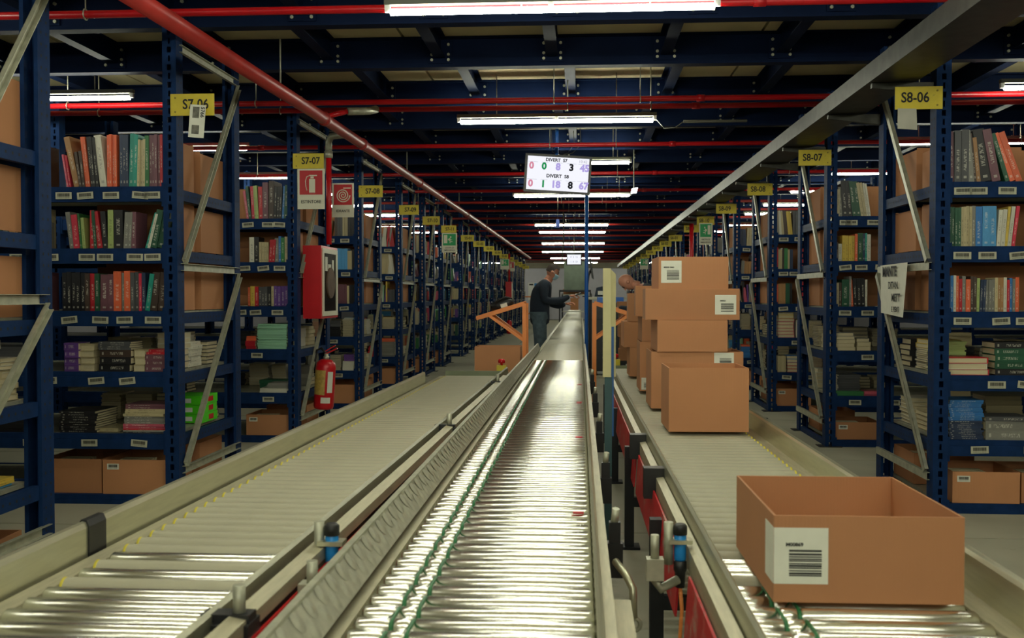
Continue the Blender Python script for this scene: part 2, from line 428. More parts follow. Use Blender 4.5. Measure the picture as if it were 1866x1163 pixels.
# right rail
MB().prism([(.034,.50),(.048,.50),(.048,.592),(.041,.598),(.034,.592)],1.0,44).build('right_rail',M['alu'],cc)
MB().prism([(.050,.44),(.075,.44),(.075,.545),(.050,.545)],1.0,30).build('right_channel',M['alu_beige'],cc)
MB().prism([(.078,.40),(.128,.40),(.128,.452),(.078,.452)],1.0,2.55).build('drive_cover',M['alu_beige'],cc)
MB().box(.078,.128,1.0,1.72,.452,.50).build('cover_box',M['alu_beige'],cc)
for y in (1.9,3.9,5.9,7.9,9.9,12.5,17,22,28): leg_pair(cc,(-.44,.045),y,.50)
for y in (2.95,4.0,5.3,6.8,8.4):
    t=MB(); t.box(.076,.125,y-.02,y+.02,.40,.50).box(.085,.118,y-.015,y+.015,.50,.56); t.build('rail_clamp',M['black'],cc)
    MB().tube([(.10,y,.55),(.105,y-.01,.60)],.011,8).build('clamp_stud',M['galv'],cc)
lv=MB().tube([(.10,2.85,.47),(.125,2.80,.45),(.145,2.76,.42),(.147,2.76,.34)],.011,8); lv.build('clamp_lever',M['alu'],cc)
MB().tube([(.147+.018*math.cos(a),2.76,.322+.018*math.sin(a)) for a in [i*PI/6 for i in range(12)]],.006,6,closed=True).build('hook_ring',M['galv'],cc)
for y in (3.0,4.6,6.1,7.3): MB().box(-.02,.012,y-.004,y+.004,.571,.577).build('paint_mark',M['red'],cc)

# ---- left conveyor: grey sleeved rollers, slight fall away from the camera
lc=thing('roller_conveyor',(-.945,0,.59),(-.0042,0,-.0095),label='left conveyor of grey sleeved rollers with yellow ends and tall side guard',cat='conveyor')
y=1.2; n=0
while y<8.32:
    k='sleeveL'
    if y<2.17 or (2.27<y<2.35) or (2.42<y<2.51): k='bare'
    obj('roller',ROL[k],lc,(0,y,-RR)); y+=RP; n+=1
MB().prism([(-.262,-.08),(-.248,-.08),(-.248,-.02),(-.262,-.02)],1.0,8.42).prism([(-.30,-.022),(-.248,-.022),(-.248,-.014),(-.30,-.014)],1.0,8.42).build('left_channel',M['alu_beige'],lc)
MB().prism([(-.325,-.03),(-.313,-.03),(-.313,.055),(-.318,.068),(-.328,.070),(-.335,.062),(-.325,.05)],.9,7.72).build('side_guard',M['alu'],lc)
MB().prism([(-.328,-.034),(-.309,-.034),(-.309,.057),(-.316,.0725),(-.33,.074),(-.339,.062),(-.328,.05)],2.46,2.55).build('black_strap',M['black'],lc)
for y in (1.6,3.2,4.8,6.4): MB().box(-.34,-.255,y-.03,y+.03,-.05,-.03).build('guard_bracket',M['blackmetal'],lc)
MB().prism([(.250,-.06),(.266,-.06),(.266,.058),(.258,.066),(.250,.060)],.9,8.42).build('right_rail',M['alu'],lc)
MB().prism([(.298,.024),(.330,.024),(.330,.052),(.298,.058)],.9,7.6).build('outer_strip',M['alu_beige'],lc)
MB().prism([(.266,-.07),(.298,-.07),(.298,.0),(.266,.0)],.9,8.2).build('cable_channel',M['blackmetal'],lc)
for a,b in ((1.1,2.12),(2.2,2.9),(2.95,4.5),(4.62,7.4)):
    MB().prism([(.385,-.19),(.391,-.188),(.341,.020),(.335,.018)],a,b).build('red_panel',M['red_worn'] if a>3 else M['red'],lc)
MB().box(-.255,.27,8.40,8.43,-.05,.03).build('end_stop',mat('green_grey_paint','#7d8568',.55,0,.1),lc)
for y in (1.8,4.57,7.0):
    MB().box(.27,.337,y-.035,y+.035,-.09,.045).box(.245,.335,y-.02,y+.02,.045,.06).build('rail_clamp',M['black'],lc)
    MB().tube([(.31,y+.0,.05),(.31,y,.11)],.012,8).build('clamp_stud',M['galv'],lc)
for y in (1.5,3.4,5.3,7.2): leg_pair(lc,(-.29,.29),y,-.07,-.59+.0042*y)
# ---- right conveyor
rc=thing('roller_conveyor',(.59,0,.575),(-.003,0,.0065),label='right conveyor carrying the cardboard boxes on grey sleeved rollers',cat='conveyor')
y=1.2; n=0
while y<9.3:
    k='sleeveR'
    if y<2.33 or (2.42<y<2.57): k='groove' if 1.95<y<2.34 else 'bare'
    obj('roller',ROL[k],rc,(0,y,-RR))
    if k=='groove':
        obj('drive_belt',BELT,rc,(-.24+(.075 if n%2 else .118),y,-RR))
    y+=RP; n+=1
MB().prism([(-.262,-.06),(-.248,-.06),(-.248,.045),(-.255,.052),(-.262,.046)],.9,9.35).build('left_rail',M['alu'],rc)
MB().prism([(-.292,-.06),(-.266,-.06),(-.266,.0),(-.292,-.004)],.9,9.2).build('outer_strip',M['alu_beige'],rc)
for a,b in ((1.1,2.54),(2.76,4.5),(4.65,7.0),(7.05,9.1)):
    MB().prism([(-.315,-.22),(-.309,-.22),(-.297,-.05),(-.303,-.05)],a,b).build('red_panel',M['red_worn'],rc)
MB().prism([(.262,-.08),(.248,-.08),(.248,-.02),(.262,-.02)],.9,9.35).prism([(.248,-.022),(.30,-.022),(.30,-.014),(.248,-.014)],.9,9.35).build('right_channel',M['alu_beige'],rc)
MB().prism([(.300,-.03),(.312,-.03),(.312,.062),(.322,.066),(.322,.074),(.306,.074),(.300,.066)],.9,5.25).build('side_guard',M['alu'],rc)
for y in (2.0,5.0): MB().tube([(.345,y,-.4),(.345,y,.06)],.012,8).build('guard_post',M['blackmetal'],rc)
MB().box(-.26,.26,9.36,9.39,-.05,.02).build('end_stop',bpy.data.materials['green_grey_paint'],rc)
for y in (2.05,3.3,4.9,6.6,8.4): leg_pair(rc,(-.32,.29),y,-.07,-.575+.003*y)
for y in (3.7,4.6): 
    MB().box(-.335,-.262,y-.03,y+.03,-.08,.03).build('rail_clamp',M['black'],rc)
# photo sensors on brackets
def sensor(par, x, y, z, s, cable=False):
    p=obj('photo_sensor',None,par,(x,y,z))
    MB().tube([(s*.03,0,-.06),(s*.03,0,.05)],.012,8).build('clamp_rod',M['galv'],p)
    MB().box(-.03,.03,-.022,.022,-.004,.006).build('bracket_plate',M['alu'],p)
    MB().lathe([(.014,-.05),(.016,-.045),(.016,.02),(.013,.024)],(0,0,0),'z',12).build('sensor_body',M['sensor_blue'],p)
    MB().lathe([(.018,.018),(.018,.04),(.012,.046)],(0,0,0),'z',12).build('sensor_cap',M['black'],p)
    MB().lathe([(.012,-.12),(.014,-.08),(.017,-.075),(.017,-.05)],(0,0,0),'z',12).build('sensor_plug',M['black'],p)
    if cable: MB().tube([(0,0,-.11),(0.005,0,-.18),(-.004,-.01,-.3),(.0,-.02,-.5)],.005,6).build('sensor_cable',M['orange'],p)
sensor(lc,.345,2.33,.06,-1); sensor(rc,-.312,2.65,.012,-1,True)
bl=MB().box(-.402,-.358,2.60,2.64,-.08,-.025).tube([(-.38,2.62,-.025),(-.38,2.62,.035)],.011,8).tube([(-.38,2.62,-.08),(-.365,2.62,-.105),(-.318,2.64,-.085)],.012,8)
bl.build('clamp_block',M['galv'],rc)
MB().box(.345,.40,2.05,2.09,-.02,.04).tube([(.37,2.07,.03),(.37,2.07,.085)],.012,8).build('clamp_block',M['galv'],lc)
def estop(par,x,y,z):
    p=obj('emergency_stop',None,par,(x,y,z))
    MB().box(-.04,.04,-.03,.03,-.03,.03).build('stop_box',M['yellow'],p)
    MB().lathe([(.012,.03),(.012,.045),(.028,.047),(.030,.062),(.026,.078),(.01,.082)],(0,0,0),'z',14).build('stop_button',M['red'],p)
    MB().tube([(0,0,-.03),(0,0,-.2)],.012,6).build('stop_post',M['blackmetal'],p)
estop(lc,.21,8.47,.045); estop(rc,-.20,9.43,.045)

# ================================================================== RACKS
SH=[.055,.410,.772,1.125,1.488,1.845]       # shelf tops
LVL=['bottom','fifth','fourth','third','second','top']
DEP=1.08; BAY=2.0; PW=.08; PD=.10; BH=.088
def post_mesh(flip):
    # open channel upright, web with real slots, drawn with its web at local y=0 (or at y=PD when flip)
    b=MB(); H=2.82; t=.0025
    def Yv(y): return PD-y if flip else y
    def bx(x0,x1,y0,y1,z0,z1):
        a,c=sorted((Yv(y0),Yv(y1))); b.box(x0,x1,a,c,z0,z1)
    bx(0,.028,0,t,0,H); bx(.052,PW,0,t,0,H)
    z=0.; k=0
    while z<H:
        # slot 0.03 tall per 0.05 of height, alternately narrow and wide
        bx(.028,.052,0,t,z+.033,min(z+.05,H))
        if k%2: bx(.028,.034,0,t,z,min(z+.033,H)); bx(.046,.052,0,t,z,min(z+.033,H))
        z+=.05; k+=1
    bx(0,t,t,PD,0,H); bx(PW-t,PW,t,PD,0,H)
    bx(t,.018,PD-t,PD,0,H); bx(PW-.018,PW-t,PD-t,PD,0,H)
    return b
def dots(flip):
    # row of small punched holes along both flanges
    b=MB(); z=.04
    while z<2.80:
        for yy in (.030,.072):
            y=PD-yy if flip else yy
            for x in (-.0006,PW+.0006):
                s=.005; p=[(x,y-s,z-s*1.2),(x,y+s,z-s*1.2),(x,y+s,z+s*1.2),(x,y-s,z+s*1.2)]
                b.poly(p if x>0 else p[::-1])
        z+=.05
    return b
PM=[post_mesh(0).mesh('post',M['navy']),post_mesh(1).mesh('post',M['navy'])]
DM=[dots(0).mesh('punched_holes',M['slot']),dots(1).mesh('punched_holes',M['slot'])]
FM=MB().box(-.05,PW+.05,-.02,PD+.02,0,.006).mesh('foot_plate',M['blackmetal'])
def beam(x0,x1):
    b=MB(); b.box(x0,x1,0,.045,-BH,-.03); b.box(x0,x1,.006,.045,-.03,0)
    b.box(x0-.002,x0+.012,-.006,.05,-BH-.03,.02); b.box(x1-.012,x1+.002,-.006,.05,-BH-.03,.02)
    return b.mesh('beam',M['navy'])
BM=beam(PW+.001,PW+BAY-.081)
SHM=MB().box(PW+.003,BAY-.003,.05,DEP-.05,-.022,-.004).mesh('shelf_panel',M['galv'])
def side_rail():
    b=MB(); b.box(.012,.042,PD+.004,DEP-PD-.004,-.075,-.012)
    for i in range(16):
        y=PD+.05+i*.05
        for x,sg in ((.0115,1),(.0425,-1)):
            p=[(x,y-.006,-.05),(x,y+.006,-.05),(x,y+.006,-.038),(x,y-.006,-.038)]; b.poly(p if sg<0 else p[::-1],1)
    return b.mesh('side_rail',[M['navy'],M['slot']])
SRM=side_rail()
def brace(p0,p1):
    # lipped C channel between two points in the end frame (x fixed)
    b=MB(); p0,p1=Vector(p0),Vector(p1); d=(p1-p0).normalized(); u=Vector((1,0,0)); r=d.cross(u).normalized()
    for off in (-.02,.02): b.bar(p0+r*off,p1+r*off,.003,.022,up=u)
    q=u*.010; b.bar(p0+q*-1,p1+q*-1,.043,.002,up=u)
    return b.mesh('brace',M['galv'])
LBM=MB().box(-.048,.048,-.002,0,-.02,.02).mesh('shelf_label',M['label'])

def make_rack(side, A, Yf, node=0., full=True, nbay=2, labels=None, **p):
    # lx runs outward from the aisle end; on the left side the rack is turned about so that x' = -lx
    root=thing('storage_rack',(side*A,Yf,0),**p)
    def put(name,me,lx,ly,z,w=PW,flipx=True):
        x = lx if side>0 else -lx-w
        return obj(name,me,root,(x,ly,z))
    ends=[0.]+[BAY*k for k in range(1,nbay+1)]
    for e in ends:
        for j,(ly) in enumerate((0,DEP-PD)):
            q=put('post',PM[j],e,ly,.006); 
            if full and e==0: obj('punched_holes',DM[j],q,kind='stuff')
            put('foot_plate',FM,e,ly,0)
    for l,z in enumerate(SH):
        for k in range(nbay):
            for j,ly in enumerate((.012,DEP-.057)):
                if j==1 and not full: continue
                x=BAY*k
                obj('beam',BM,root,((x if side>0 else -x-BAY-PW),ly,z))
            x=BAY*k; obj('shelf_panel',SHM,root,((x if side>0 else -x-BAY-PW),0,z))
        put('side_rail',SRM,0,0,z,.054)
    zn=[.2,1.38+node,2.64+node*.5]
    xb=side*-.006
    for z in zn: obj('brace',BRACE_H,root,(xb,0,z))
    for k in (0,1):
        obj('brace',brace((0,DEP-.06,zn[k+1]-.03),(0,.06,zn[k]+.03)),root,(xb-side*.014,0,0))
    if labels:
        for l,xs in labels.items():
            for x in xs:
                obj('shelf_label',LBM,root,(side*x,.009,SH[l]-.052),(0,R.uniform(-.12,.12) if R.random()<.4 else R.uniform(-.02,.02),0))
    return root
BRACE_H=brace((0,.05,0),(0,DEP-.05,0))
LY=[3.23,5.70,8.18,10.65,13.05,15.02,17.05,19.9,22.2,24.6,27.0,29.4,31.8,34.2,36.6,39.0,41.4]
RY=[3.30,5.77,8.25,10.72,13.15,15.30,17.20,20.1,22.4,24.7,27.0,29.4,31.8,34.2,36.6,39.0,41.4]
AL,AR=2.31,1.96
NM=['05','06','07','08','09','10','11']
def signname(side,i):
    a='S7-' if side<0 else 'S8-'
    if i<7: return a+NM[i]
    return ('S5-' if side<0 else 'S6-')+'%02d'%(i-6)
lab_near={5:[.13,.24,.40,.56,.71,.9],4:[.14,.3,.46,.58,.8,1.0],3:[.16,.36,.5,.68,.9],2:[.35,.52,.8],1:[.25,.55,.9],0:[]}
lab_mid={5:[.16,.32,.6],4:[.14,.30,.46],3:[.18,.34,.5],2:[.30],1:[.22,.45],0:[]}
def labs(l,i):
    g=R.uniform(-.03,.03)
    return {k:[max(.15,x+g+R.uniform(-.02,.02)) for x in v] for k,v in l.items()}
for side,YS,A in ((-1,LY,AL),(1,RY,AR)):
    for i,y in enumerate(YS):
        sn=signname(side,i)
        sd='left' if side<0 else 'right'
        if i==0:
            lb='navy steel rack nearest the camera on the %s, cut by the frame edge'%sd
        else:
            lb='navy steel storage rack signed %s, on the %s of the conveyors'%(sn,sd)
        if i==0 and side>0: continue                       # stands wholly outside the frame
        make_rack(side,A,y,-.18 if (side<0 and i==0) else 0.,full=i<7,nbay=2 if i<5 else 1,labels=labs(lab_near,i) if i<3 else (labs(lab_mid,i) if i<7 else None),
                  label=lb,cat='rack',group='navy racks on the %s side'%sd)

# ------------------------------------------------------------------ hanging row signs
def riv(par,x,z): MB().lathe([(.006,0),(.005,-.003)],(x,-.002,z),'y',8).build('rivet',M['brass'],par)
PLM=MB().box(-.128,.128,-.002,.001,-.062,.062).mesh('plate',M['yellow'])
for side,YS,A in ((-1,LY,AL),(1,RY,AR)):
    for i,y in enumerate(YS):
        if i==0: continue
        sn=signname(side,i); cx=side*(A-.10+.0)
        r=thing('row_sign',(cx,y-.012,2.30+.004*min(i,8)),label='yellow sign reading %s on its rack post'%sn,cat='sign',group='yellow row signs')
        obj('plate',PLM,r)
        obj('lettering',text_mesh(sn,.078,M['ink'],.018,.86),r,(-side*.02,-.004,0))
        if i<4:
            for z in (-.04,.04): riv(r,side*.10,z)

# ------------------------------------------------------------------ books
def book_meshes():
    c=MB(); c.box(0,.1,0,1,0,1); c.box(.9,1,0,1,0,1); c.box(.1,.9,0,.03,0,1)
    p=MB(); p.box(.1,.9,.03,.97,.012,.988)
    return c.mesh('cover',M['cover']),p.mesh('pages',M['pages'])
BC,BP=book_meshes()
CN={'o':('#d8623c','orange'),'r':('#b3202c','red'),'c':('#c22f45','crimson'),'p':('#c0566a','pink'),'k':('#1d1c1f','black'),'g':('#2f6f3e','green'),'G':('#1f4f38','dark green'),
    'l':('#9fb06a','pale green'),'t':('#1f8a7a','teal'),'n':('#26344f','dark navy'),'b':('#2f6fae','blue'),'B':('#4f96c9','light blue'),'w':('#c9c6b4','white'),'e':('#b5a882','beige'),
    'y':('#c8ac48','yellow'),'m':('#6d4650','mauve'),'u':('#5b3a7d','purple'),'d':('#43342c','dark brown'),'a':('#a0764a','tan'),'s':('#7b7a72','grey'),'S':('#4a4b4d','dark grey'),'i':('#8fbf9f','mint')}
def jit(c,a=.12): 
    f=1+R.uniform(-a,a); return tuple(min(1,max(0,x*f)) for x in c)
stuff=[]       # boxes for the books too many or too small to stand alone
NB=[0]
def place_book(mtx, col, label, group):
    NB[0]+=1
    r=obj('book',BC,None,mat=mtx,color=col,label=label,cat='book',group=group)
    obj('pages',BP,r,color=col); return r
def upright(side,A,Yf,l,spec,sn,x0,individual=True,dy=.035,ws=1.):
    """spec: entries 'c w h lean [n]' in mm and degrees, read left to right as seen; x0 = lateral distance from the aisle end
    of the row's near end.  The row starts at its left end (right racks) or ends at its right end (left racks)."""
    items=[]
    for e in spec.split(','):
        q=e.split(); n=int(q[4]) if len(q)>4 else 1
        for _ in range(n): items.append((q[0],ws*float(q[1])/1000*R.uniform(.93,1.05),float(q[2])/1000*R.uniform(.985,1.012),float(q[3])))
    tot=sum(max(w,w*1.02) for _,w,_,_ in items)
    X=(A+x0) if side>0 else -(A+x0)-tot
    z=SH[l]
    k=0
    for c,wd,h,lean in items:
        if c=='_': X+=wd; continue
        k+=1
        col=jit(srgb(CN[c][0])); a=math.radians(lean)
        dpt=min(.24,h*.72); yy=Yf+dy+R.uniform(0,.012)
        px=X
        if lean>0: pz=z+wd*math.sin(a)
        else: pz=z
        # pivot: a book leaning right stands on its right lower corner
        if lean>0:
            mt=Matrix.Translation((X+wd,yy,z))@Matrix.Rotation(a,4,'Y')@Matrix.Translation((-wd,0,0))
        else:
            mt=Matrix.Translation((X,yy,z))@Matrix.Rotation(a,4,'Y')
        mt=mt@Matrix.Diagonal((wd*.97,dpt,h,1))
        if individual:
            thick='slim' if wd<.016 else ('thick' if wd>.034 else '')
            place_book(mt,col,' '.join(('%s %s book %s from left, %s shelf, rack %s'%(thick,CN[c][1],ORD[k-1],LVL[l],sn)).split()),
                       'books standing on the %s shelf of rack %s'%(LVL[l],sn))
        else: stuff.append((mt,col))
        X+=wd
    return X
PAL='oorrcpkkkgGltnbBwwweeeymudddasssSSi'
def randrow(width,hmin=150,hmax=270):
    out=[]; t=0
    while t<width:
        n=R.choice((1,1,1,2,3,4)); c=R.choice(PAL); w=R.uniform(9,30); h=R.uniform(hmin,hmax); ln=R.choice((0,0,0,-3,3,-8,8))
        out.append('%s %.0f %.0f %.0f %d'%(c,w,h,ln,n)); t+=w*n
    return ','.join(out)
def stack(side,A,Yf,l,x,dy,items,sn,name,spine='f',individual=True,base=0.,wx=None):
    """flat stack. items: 'c thickness width depth n' bottom to top, mm; spine: f = spine to the front, p = page edges to the front, s = spine to the left"""
    z=SH[l]+base; lst=[]
    for e in items.split(','):
        q=e.split(); n=int(q[4]) if len(q)>4 else 1
        for _ in range(n): lst.append((q[0],*[float(v)/1000 for v in q[1:4]]))
    N=len(lst)
    for k,(c,th,wd,dp) in enumerate(lst):
        th*=R.uniform(.92,1.06); jx,jy,ja=R.uniform(-.006,.006),R.uniform(-.006,.006),R.uniform(-.04,.04)
        X=(A+x) if side>0 else -(A+x)-wd
        # local x (thickness) -> Z ; local y (depth from spine) ; local z (height of the book)
        if spine=='f':   cols=(Vector((0,0,th)),Vector((0,dp,0)),Vector((wd,0,0))); o=Vector((0,0,0))
        elif spine=='p': cols=(Vector((0,0,th)),Vector((0,-dp,0)),Vector((-wd,0,0))); o=Vector((wd,dp,0))
        elif spine=='r': cols=(Vector((0,0,th)),Vector((-wd,0,0)),Vector((0,dp,0))); o=Vector((wd,0,0))
        else:            cols=(Vector((0,0,th)),Vector((wd,0,0)),Vector((0,-dp,0))); o=Vector((0,dp,0))
        m=Matrix(((cols[0][0],cols[1][0],cols[2][0],o.x),(cols[0][1],cols[1][1],cols[2][1],o.y),(cols[0][2],cols[1][2],cols[2][2],0),(0,0,0,1)))
        ct=Matrix.Translation((wd/2,dp/2,0)); ci=Matrix.Translation((-wd/2,-dp/2,0))
        mt=Matrix.Translation((X+jx,Yf+dy+jy,z))@ct@Matrix.Rotation(ja,4,'Z')@ci@m
        col=jit(srgb(CN[c][0]))
        if individual:
            lb='%s book, %s from bottom, %s, %s shelf, rack %s'%(CN[c][1],ORD[k] if k<30 else 'topmost',name,LVL[l],sn)
            place_book(mt,col,lb,'books lying on the %s shelf of rack %s'%(LVL[l],sn))
        else: stuff.append((mt,col))
        z+=th
    return z

# --- rack S7-06 (left, nearest full front)
a,Yf,sn=(-1,AL),LY[1],'S7-06'
g=lambda l,sp,x0=.085: upright(-1,AL,LY[1],l,sp,'S7-06',x0,ws={5:1.2,4:1.34,3:1.29}[l])
g(5,'p 9 190 -9 1,c 10 185 -8 1,_ 14 1 0,a 30 300 -12 1,d 14 205 -8 1,d 14 210 -6 1,o 13 292 -6 2,k 15 290 -5 3,_ 4 1 0,w 34 300 -7 1,o 13.5 305 0 4,_ 13 1 0,n 15 302 0 3,t 20 306 2 2,e 13 272 1 3,g 22 300 0 1,m 14 300 0 4,r 13 302 0 1')
g(4,'_ 10 1 0,s 20 215 -7 1,c 26 195 -5 1,g 9 205 -5 1,l 14 180 -4 1,_ 20 1 0,r 22 225 0 1,G 14 220 -4 1,r 24 215 -8 1,k 22 220 -4 1,l 26 225 0 1,k 40 222 0 1,s 24 212 3 1,s 14 210 3 1,m 20 214 1 1,_ 40 1 0,t 10 212 16 1,w 12 205 14 1,G 30 225 11 2')
g(3,'k 21 225 0 5,d 22 218 0 1,r 22 216 0 1,G 24 220 0 1,m 40 214 1 1,m 26 214 0 1,o 34 232 0 1,s 14 222 0 1,o 30 232 0 1,S 18 226 0 2,c 14 220 0 1,n 18 224 0 1,t 22 216 8 1,d 34 226 5 2')
st=lambda l,x,dy,it,name,sp='f': stack(-1,AL,LY[1],l,x,dy,it,'S7-06',name,sp,individual=not name.endswith('rear stack'))
st(2,.612,.035,'u 42 84 160 4','purple stack','f')
st(2,.525,.05,'e 41 84 200 4','cream stack beside the purple one','p')
st(2,.295,.03,'k 42 185 150 2,d 42 185 150 1,S 12 190 180 4','black stack','f')
st(2,.225,.05,'e 42 64 170 3','cream stack beside the black one','p')
st(2,.088,.045,'m 34 130 170 3,r 14 110 160 2','mauve stack beside the post','f')
st(2,.10,.25,'s 40 150 200 3,w 34 130 190 3','white-topped rear stack','p')
st(1,.52,.06,'k 14 220 280 9','black magazine stack','f')
st(1,.10,.05,'S 12 255 200 1,w 10 255 200 1,r 6 250 200 1,p 14 250 200 2,s 15 245 200 3,e 14 245 200 3,m 14 240 200 2','magazine stack','f')
st(1,.40,.1,'e 22 130 200 1','single thin pile','f')
# --- rack S8-06 (right)
g=lambda l,sp,x0=.085: upright(1,AR,RY[1],l,sp,'S8-06',x0)
g(5,'_ 6 1 0,m 24 285 -1 1,S 40 290 0 2,s 30 285 -5 1,d 14 270 -6 1,a 22 245 -6 1,k 60 290 -9 1,m 50 290 -11 1,_ 24 1 0,G 26 280 -17 1,o 34 285 -20 2')
g(4,'G 17 218 0 4,e 15.5 222 0 4,s 20 225 0 1,b 38 222 0 1,B 40 222 0 2,w 22 205 4 1,w 22 205 4 1,y 15 220 5 1,w 22 220 6 1,c 18 222 7 1')
g(3,'n 16 200 0 1,b 16 200 0 1,w 15 205 0 1,o 16 200 0 1,r 18 185 0 1,s 20 200 0 1,o 24 180 0 1,d 18 195 0 2,l 16 185 1 1,n 15 178 2 2,s 18 180 1 3,e 16 190 0 1,a 16 190 0 2,w 18 190 0 1,r 14 178 0 1,b 16 186 0 1,s 16 185 0 1,o 20 190 0 1')
st=lambda l,x,dy,it,name,sp='f': stack(1,AR,RY[1],l,x,dy,it,'S8-06',name,sp,individual=not name.endswith('rear stack'))
st(2,.085,.03,'r 34 220 170 1,w 34 220 170 1,r 34 220 170 1','red and white stack','r')
st(2,.085,.23,'l 10 170 140 5,S 10 170 140 5,l 10 170 140 8','speckled rear stack','f')
st(2,.345,.03,'k 36 190 200 1,G 37 190 200 3,k 34 190 200 1','dark green stack','f')
st(1,.10,.05,'n 10.5 185 220 10,b 10.5 185 220 11','tall blue stack','f')
st(1,.30,.04,'s 50 240 200 2,S 24 240 200 1','grey album stack','f')
st(2,.02+.46,.3,'w 12 160 200 4','white rear stack','f')
# --- rack S7-07
g=lambda l,sp,x0=.085: upright(-1,AL,LY[2],l,sp,'S7-07',x0,ws={5:1.25,4:1.4,3:1.4}[l])
g(5,'p 16 230 -8 1,G 18 270 -6 1,c 20 265 -3 1,l 14 270 -3 2,r 26 265 -1 1,m 40 300 0 1,d 36 310 1 1,k 18 260 2 3,b 16 270 3 1,G 22 275 2 1')
g(4,'w 30 205 0 1,k 30 210 0 1,e 15 165 0 4,r 18 185 4 2,s 22 200 0 1,b 16 215 0 1,g 22 205 0 1,e 18 205 0 1')
g(3,'o 12 155 0 1,y 30 165 0 1,r 22 160 0 1,S 18 160 0 3,k 24 165 0 1,e 16 165 0 1,u 20 165 0 4')
st=lambda l,x,dy,it,name,sp='f': stack(-1,AL,LY[2],l,x,dy,it,'S7-07',name,sp,individual=False)
st(2,.095,.03,'i 9 250 200 23','tall mint stack','f')
st(2,.36,.03,'r 22 80 150 3,o 20 80 150 2','little red stack','f')
st(1,.09,.04,'w 12 240 200 3,s 14 180 200 3','white magazine pile','f')
st(1,.15,.25,'G 30 250 180 3','dark green rear pile','f')
# --- rack S8-07
g=lambda l,sp,x0=.085: upright(1,AR,RY[2],l,sp,'S8-07',x0,ws=1.15)
g(5,'e 20 215 0 1,s 22 235 -3 1,k 34 285 -4 2,G 30 280 -7 2,e 20 270 -9 2,w 14 265 -8 2')
g(4,'d 14 150 0 1,w 26 140 0 1,y 22 205 0 4,o 18 220 0 1,G 38 222 0 1,n 16 220 0 1,t 14 225 0 1,w 24 215 0 1')
g(3,'e 20 190 0 1,d 20 190 0 1,G 50 215 0 1,s 16 240 0 1,o 16 215 -3 1,k 26 225 -2 3,w 14 215 0 1')
st=lambda l,x,dy,it,name,sp='f': stack(1,AR,RY[2],l,x,dy,it,'S8-07',name,sp,individual=False)
st(2,.085,.04,'e 30 150 180 3,s 28 145 180 2','beige stack','r')
st(2,.25,.04,'e 34 110 170 2,s 30 100 160 1','short beige stack','r')
st(1,.12,.1,'S 10 175 210 16','tall grey stack','f')
st(1,.085,.02,'g 12 220 160 3','green pile','f')
st(1,.31,.03,'p 12 120 160 3','pink pile','f')
# --- rack S7-08 and S8-08: the largest spines only
upright(-1,AL,LY[3],5,'d 26 240 0 1,S 24 250 0 2,e 16 235 0 3,k 30 250 0 2','S7-08',.085,individual=False,ws=1.2)
upright(-1,AL,LY[3],4,'B 28 225 0 4,e 20 200 0 2,k 24 215 0 1','S7-08',.085,individual=False,ws=1.2)
upright(-1,AL,LY[3],3,'m 20 205 0 4,e 20 190 0 1,k 24 200 0 2','S7-08',.085,individual=False,ws=1.2)
upright(1,AR,RY[3],5,'w 22 250 -4 2,e 22 240 -5 1,d 34 250 -6 1,y 20 245 -6 2,S 24 240 0 2','S8-08',.085,individual=False,ws=1.2)
upright(1,AR,RY[3],4,'r 16 225 0 1,e 34 200 0 1,d 16 215 0 1,g 30 215 0 1,e 18 205 0 1,n 26 205 0 1','S8-08',.085,individual=False,ws=1.2)
upright(1,AR,RY[3],3,'o 20 205 0 1,a 26 210 0 3,G 22 215 0 2,k 26 210 0 1','S8-08',.085,individual=False)
print('individual books',NB[0])
# --- everything smaller or mostly hidden goes into one mesh
for side,YS,A in ((-1,LY,AL),(1,RY,AR)):
    for i,y in enumerate(YS):
        sn=signname(side,i)
        if i==0:
            if side<0: stack(-1,A,y,2,.10,.62,'e 26 200 220 8,w 20 200 220 3',sn,'',individual=False,spine='r')
            continue
        wid=620 if i<5 else 380
        for l in (3,4,5):
            if i<3:   # continue the row beyond the part that shows, and fill the row that faces the next aisle
                upright(side,A,y,l,randrow(560),sn,.80 if side<0 else .66,individual=False)
            elif i==3: upright(side,A,y,l,randrow(400),sn,.34,individual=False)
            else: upright(side,A,y,l,randrow(wid),sn,.085,individual=False)
            if i<7: upright(side,A,y,l,randrow(500,150,240),sn,.10,individual=False,dy=.78)
        for l in (1,2):
            if i>=3:
                x=.1
                while x<.55:
                    c=R.choice(PAL); th=R.choice((12,22,34)); n=int(R.uniform(.1,.22)*1000/th); wdt=R.choice((120,170,210))
                    if R.random()<.35: upright(side,A,y,l,'%s %d %d 0 %d'%(c,R.choice((14,22)),R.randint(150,230),R.choice((2,4))),sn,x,individual=False); x+=.10; continue
                    stack(side,A,y,l,x,.04,'%s %d %d 200 %d,%s %d %d 190 2'%(c,th,wdt,max(2,n),R.choice(PAL),th,wdt-10),sn,'',individual=False,spine=R.choice('fpr')); x+=wdt/1000+.02
            if i<7:
                x=.1
                while x<.7:
                    th=R.choice((14,24,34)); n=int(R.uniform(.1,.2)*1000/th); wdt=R.choice((130,180,220))
                    stack(side,A,y,l,x,.72,'%s %d %d 200 %d'%(R.choice('esSwwkk'),th,wdt,max(2,n)),sn,'',individual=False,spine=R.choice('fpr')); x+=wdt/1000+.03
            if i in (1,2): stack(side,A,y,l,.95,.05,'%s 24 200 200 6'%R.choice('kSe'),sn,'',individual=False)
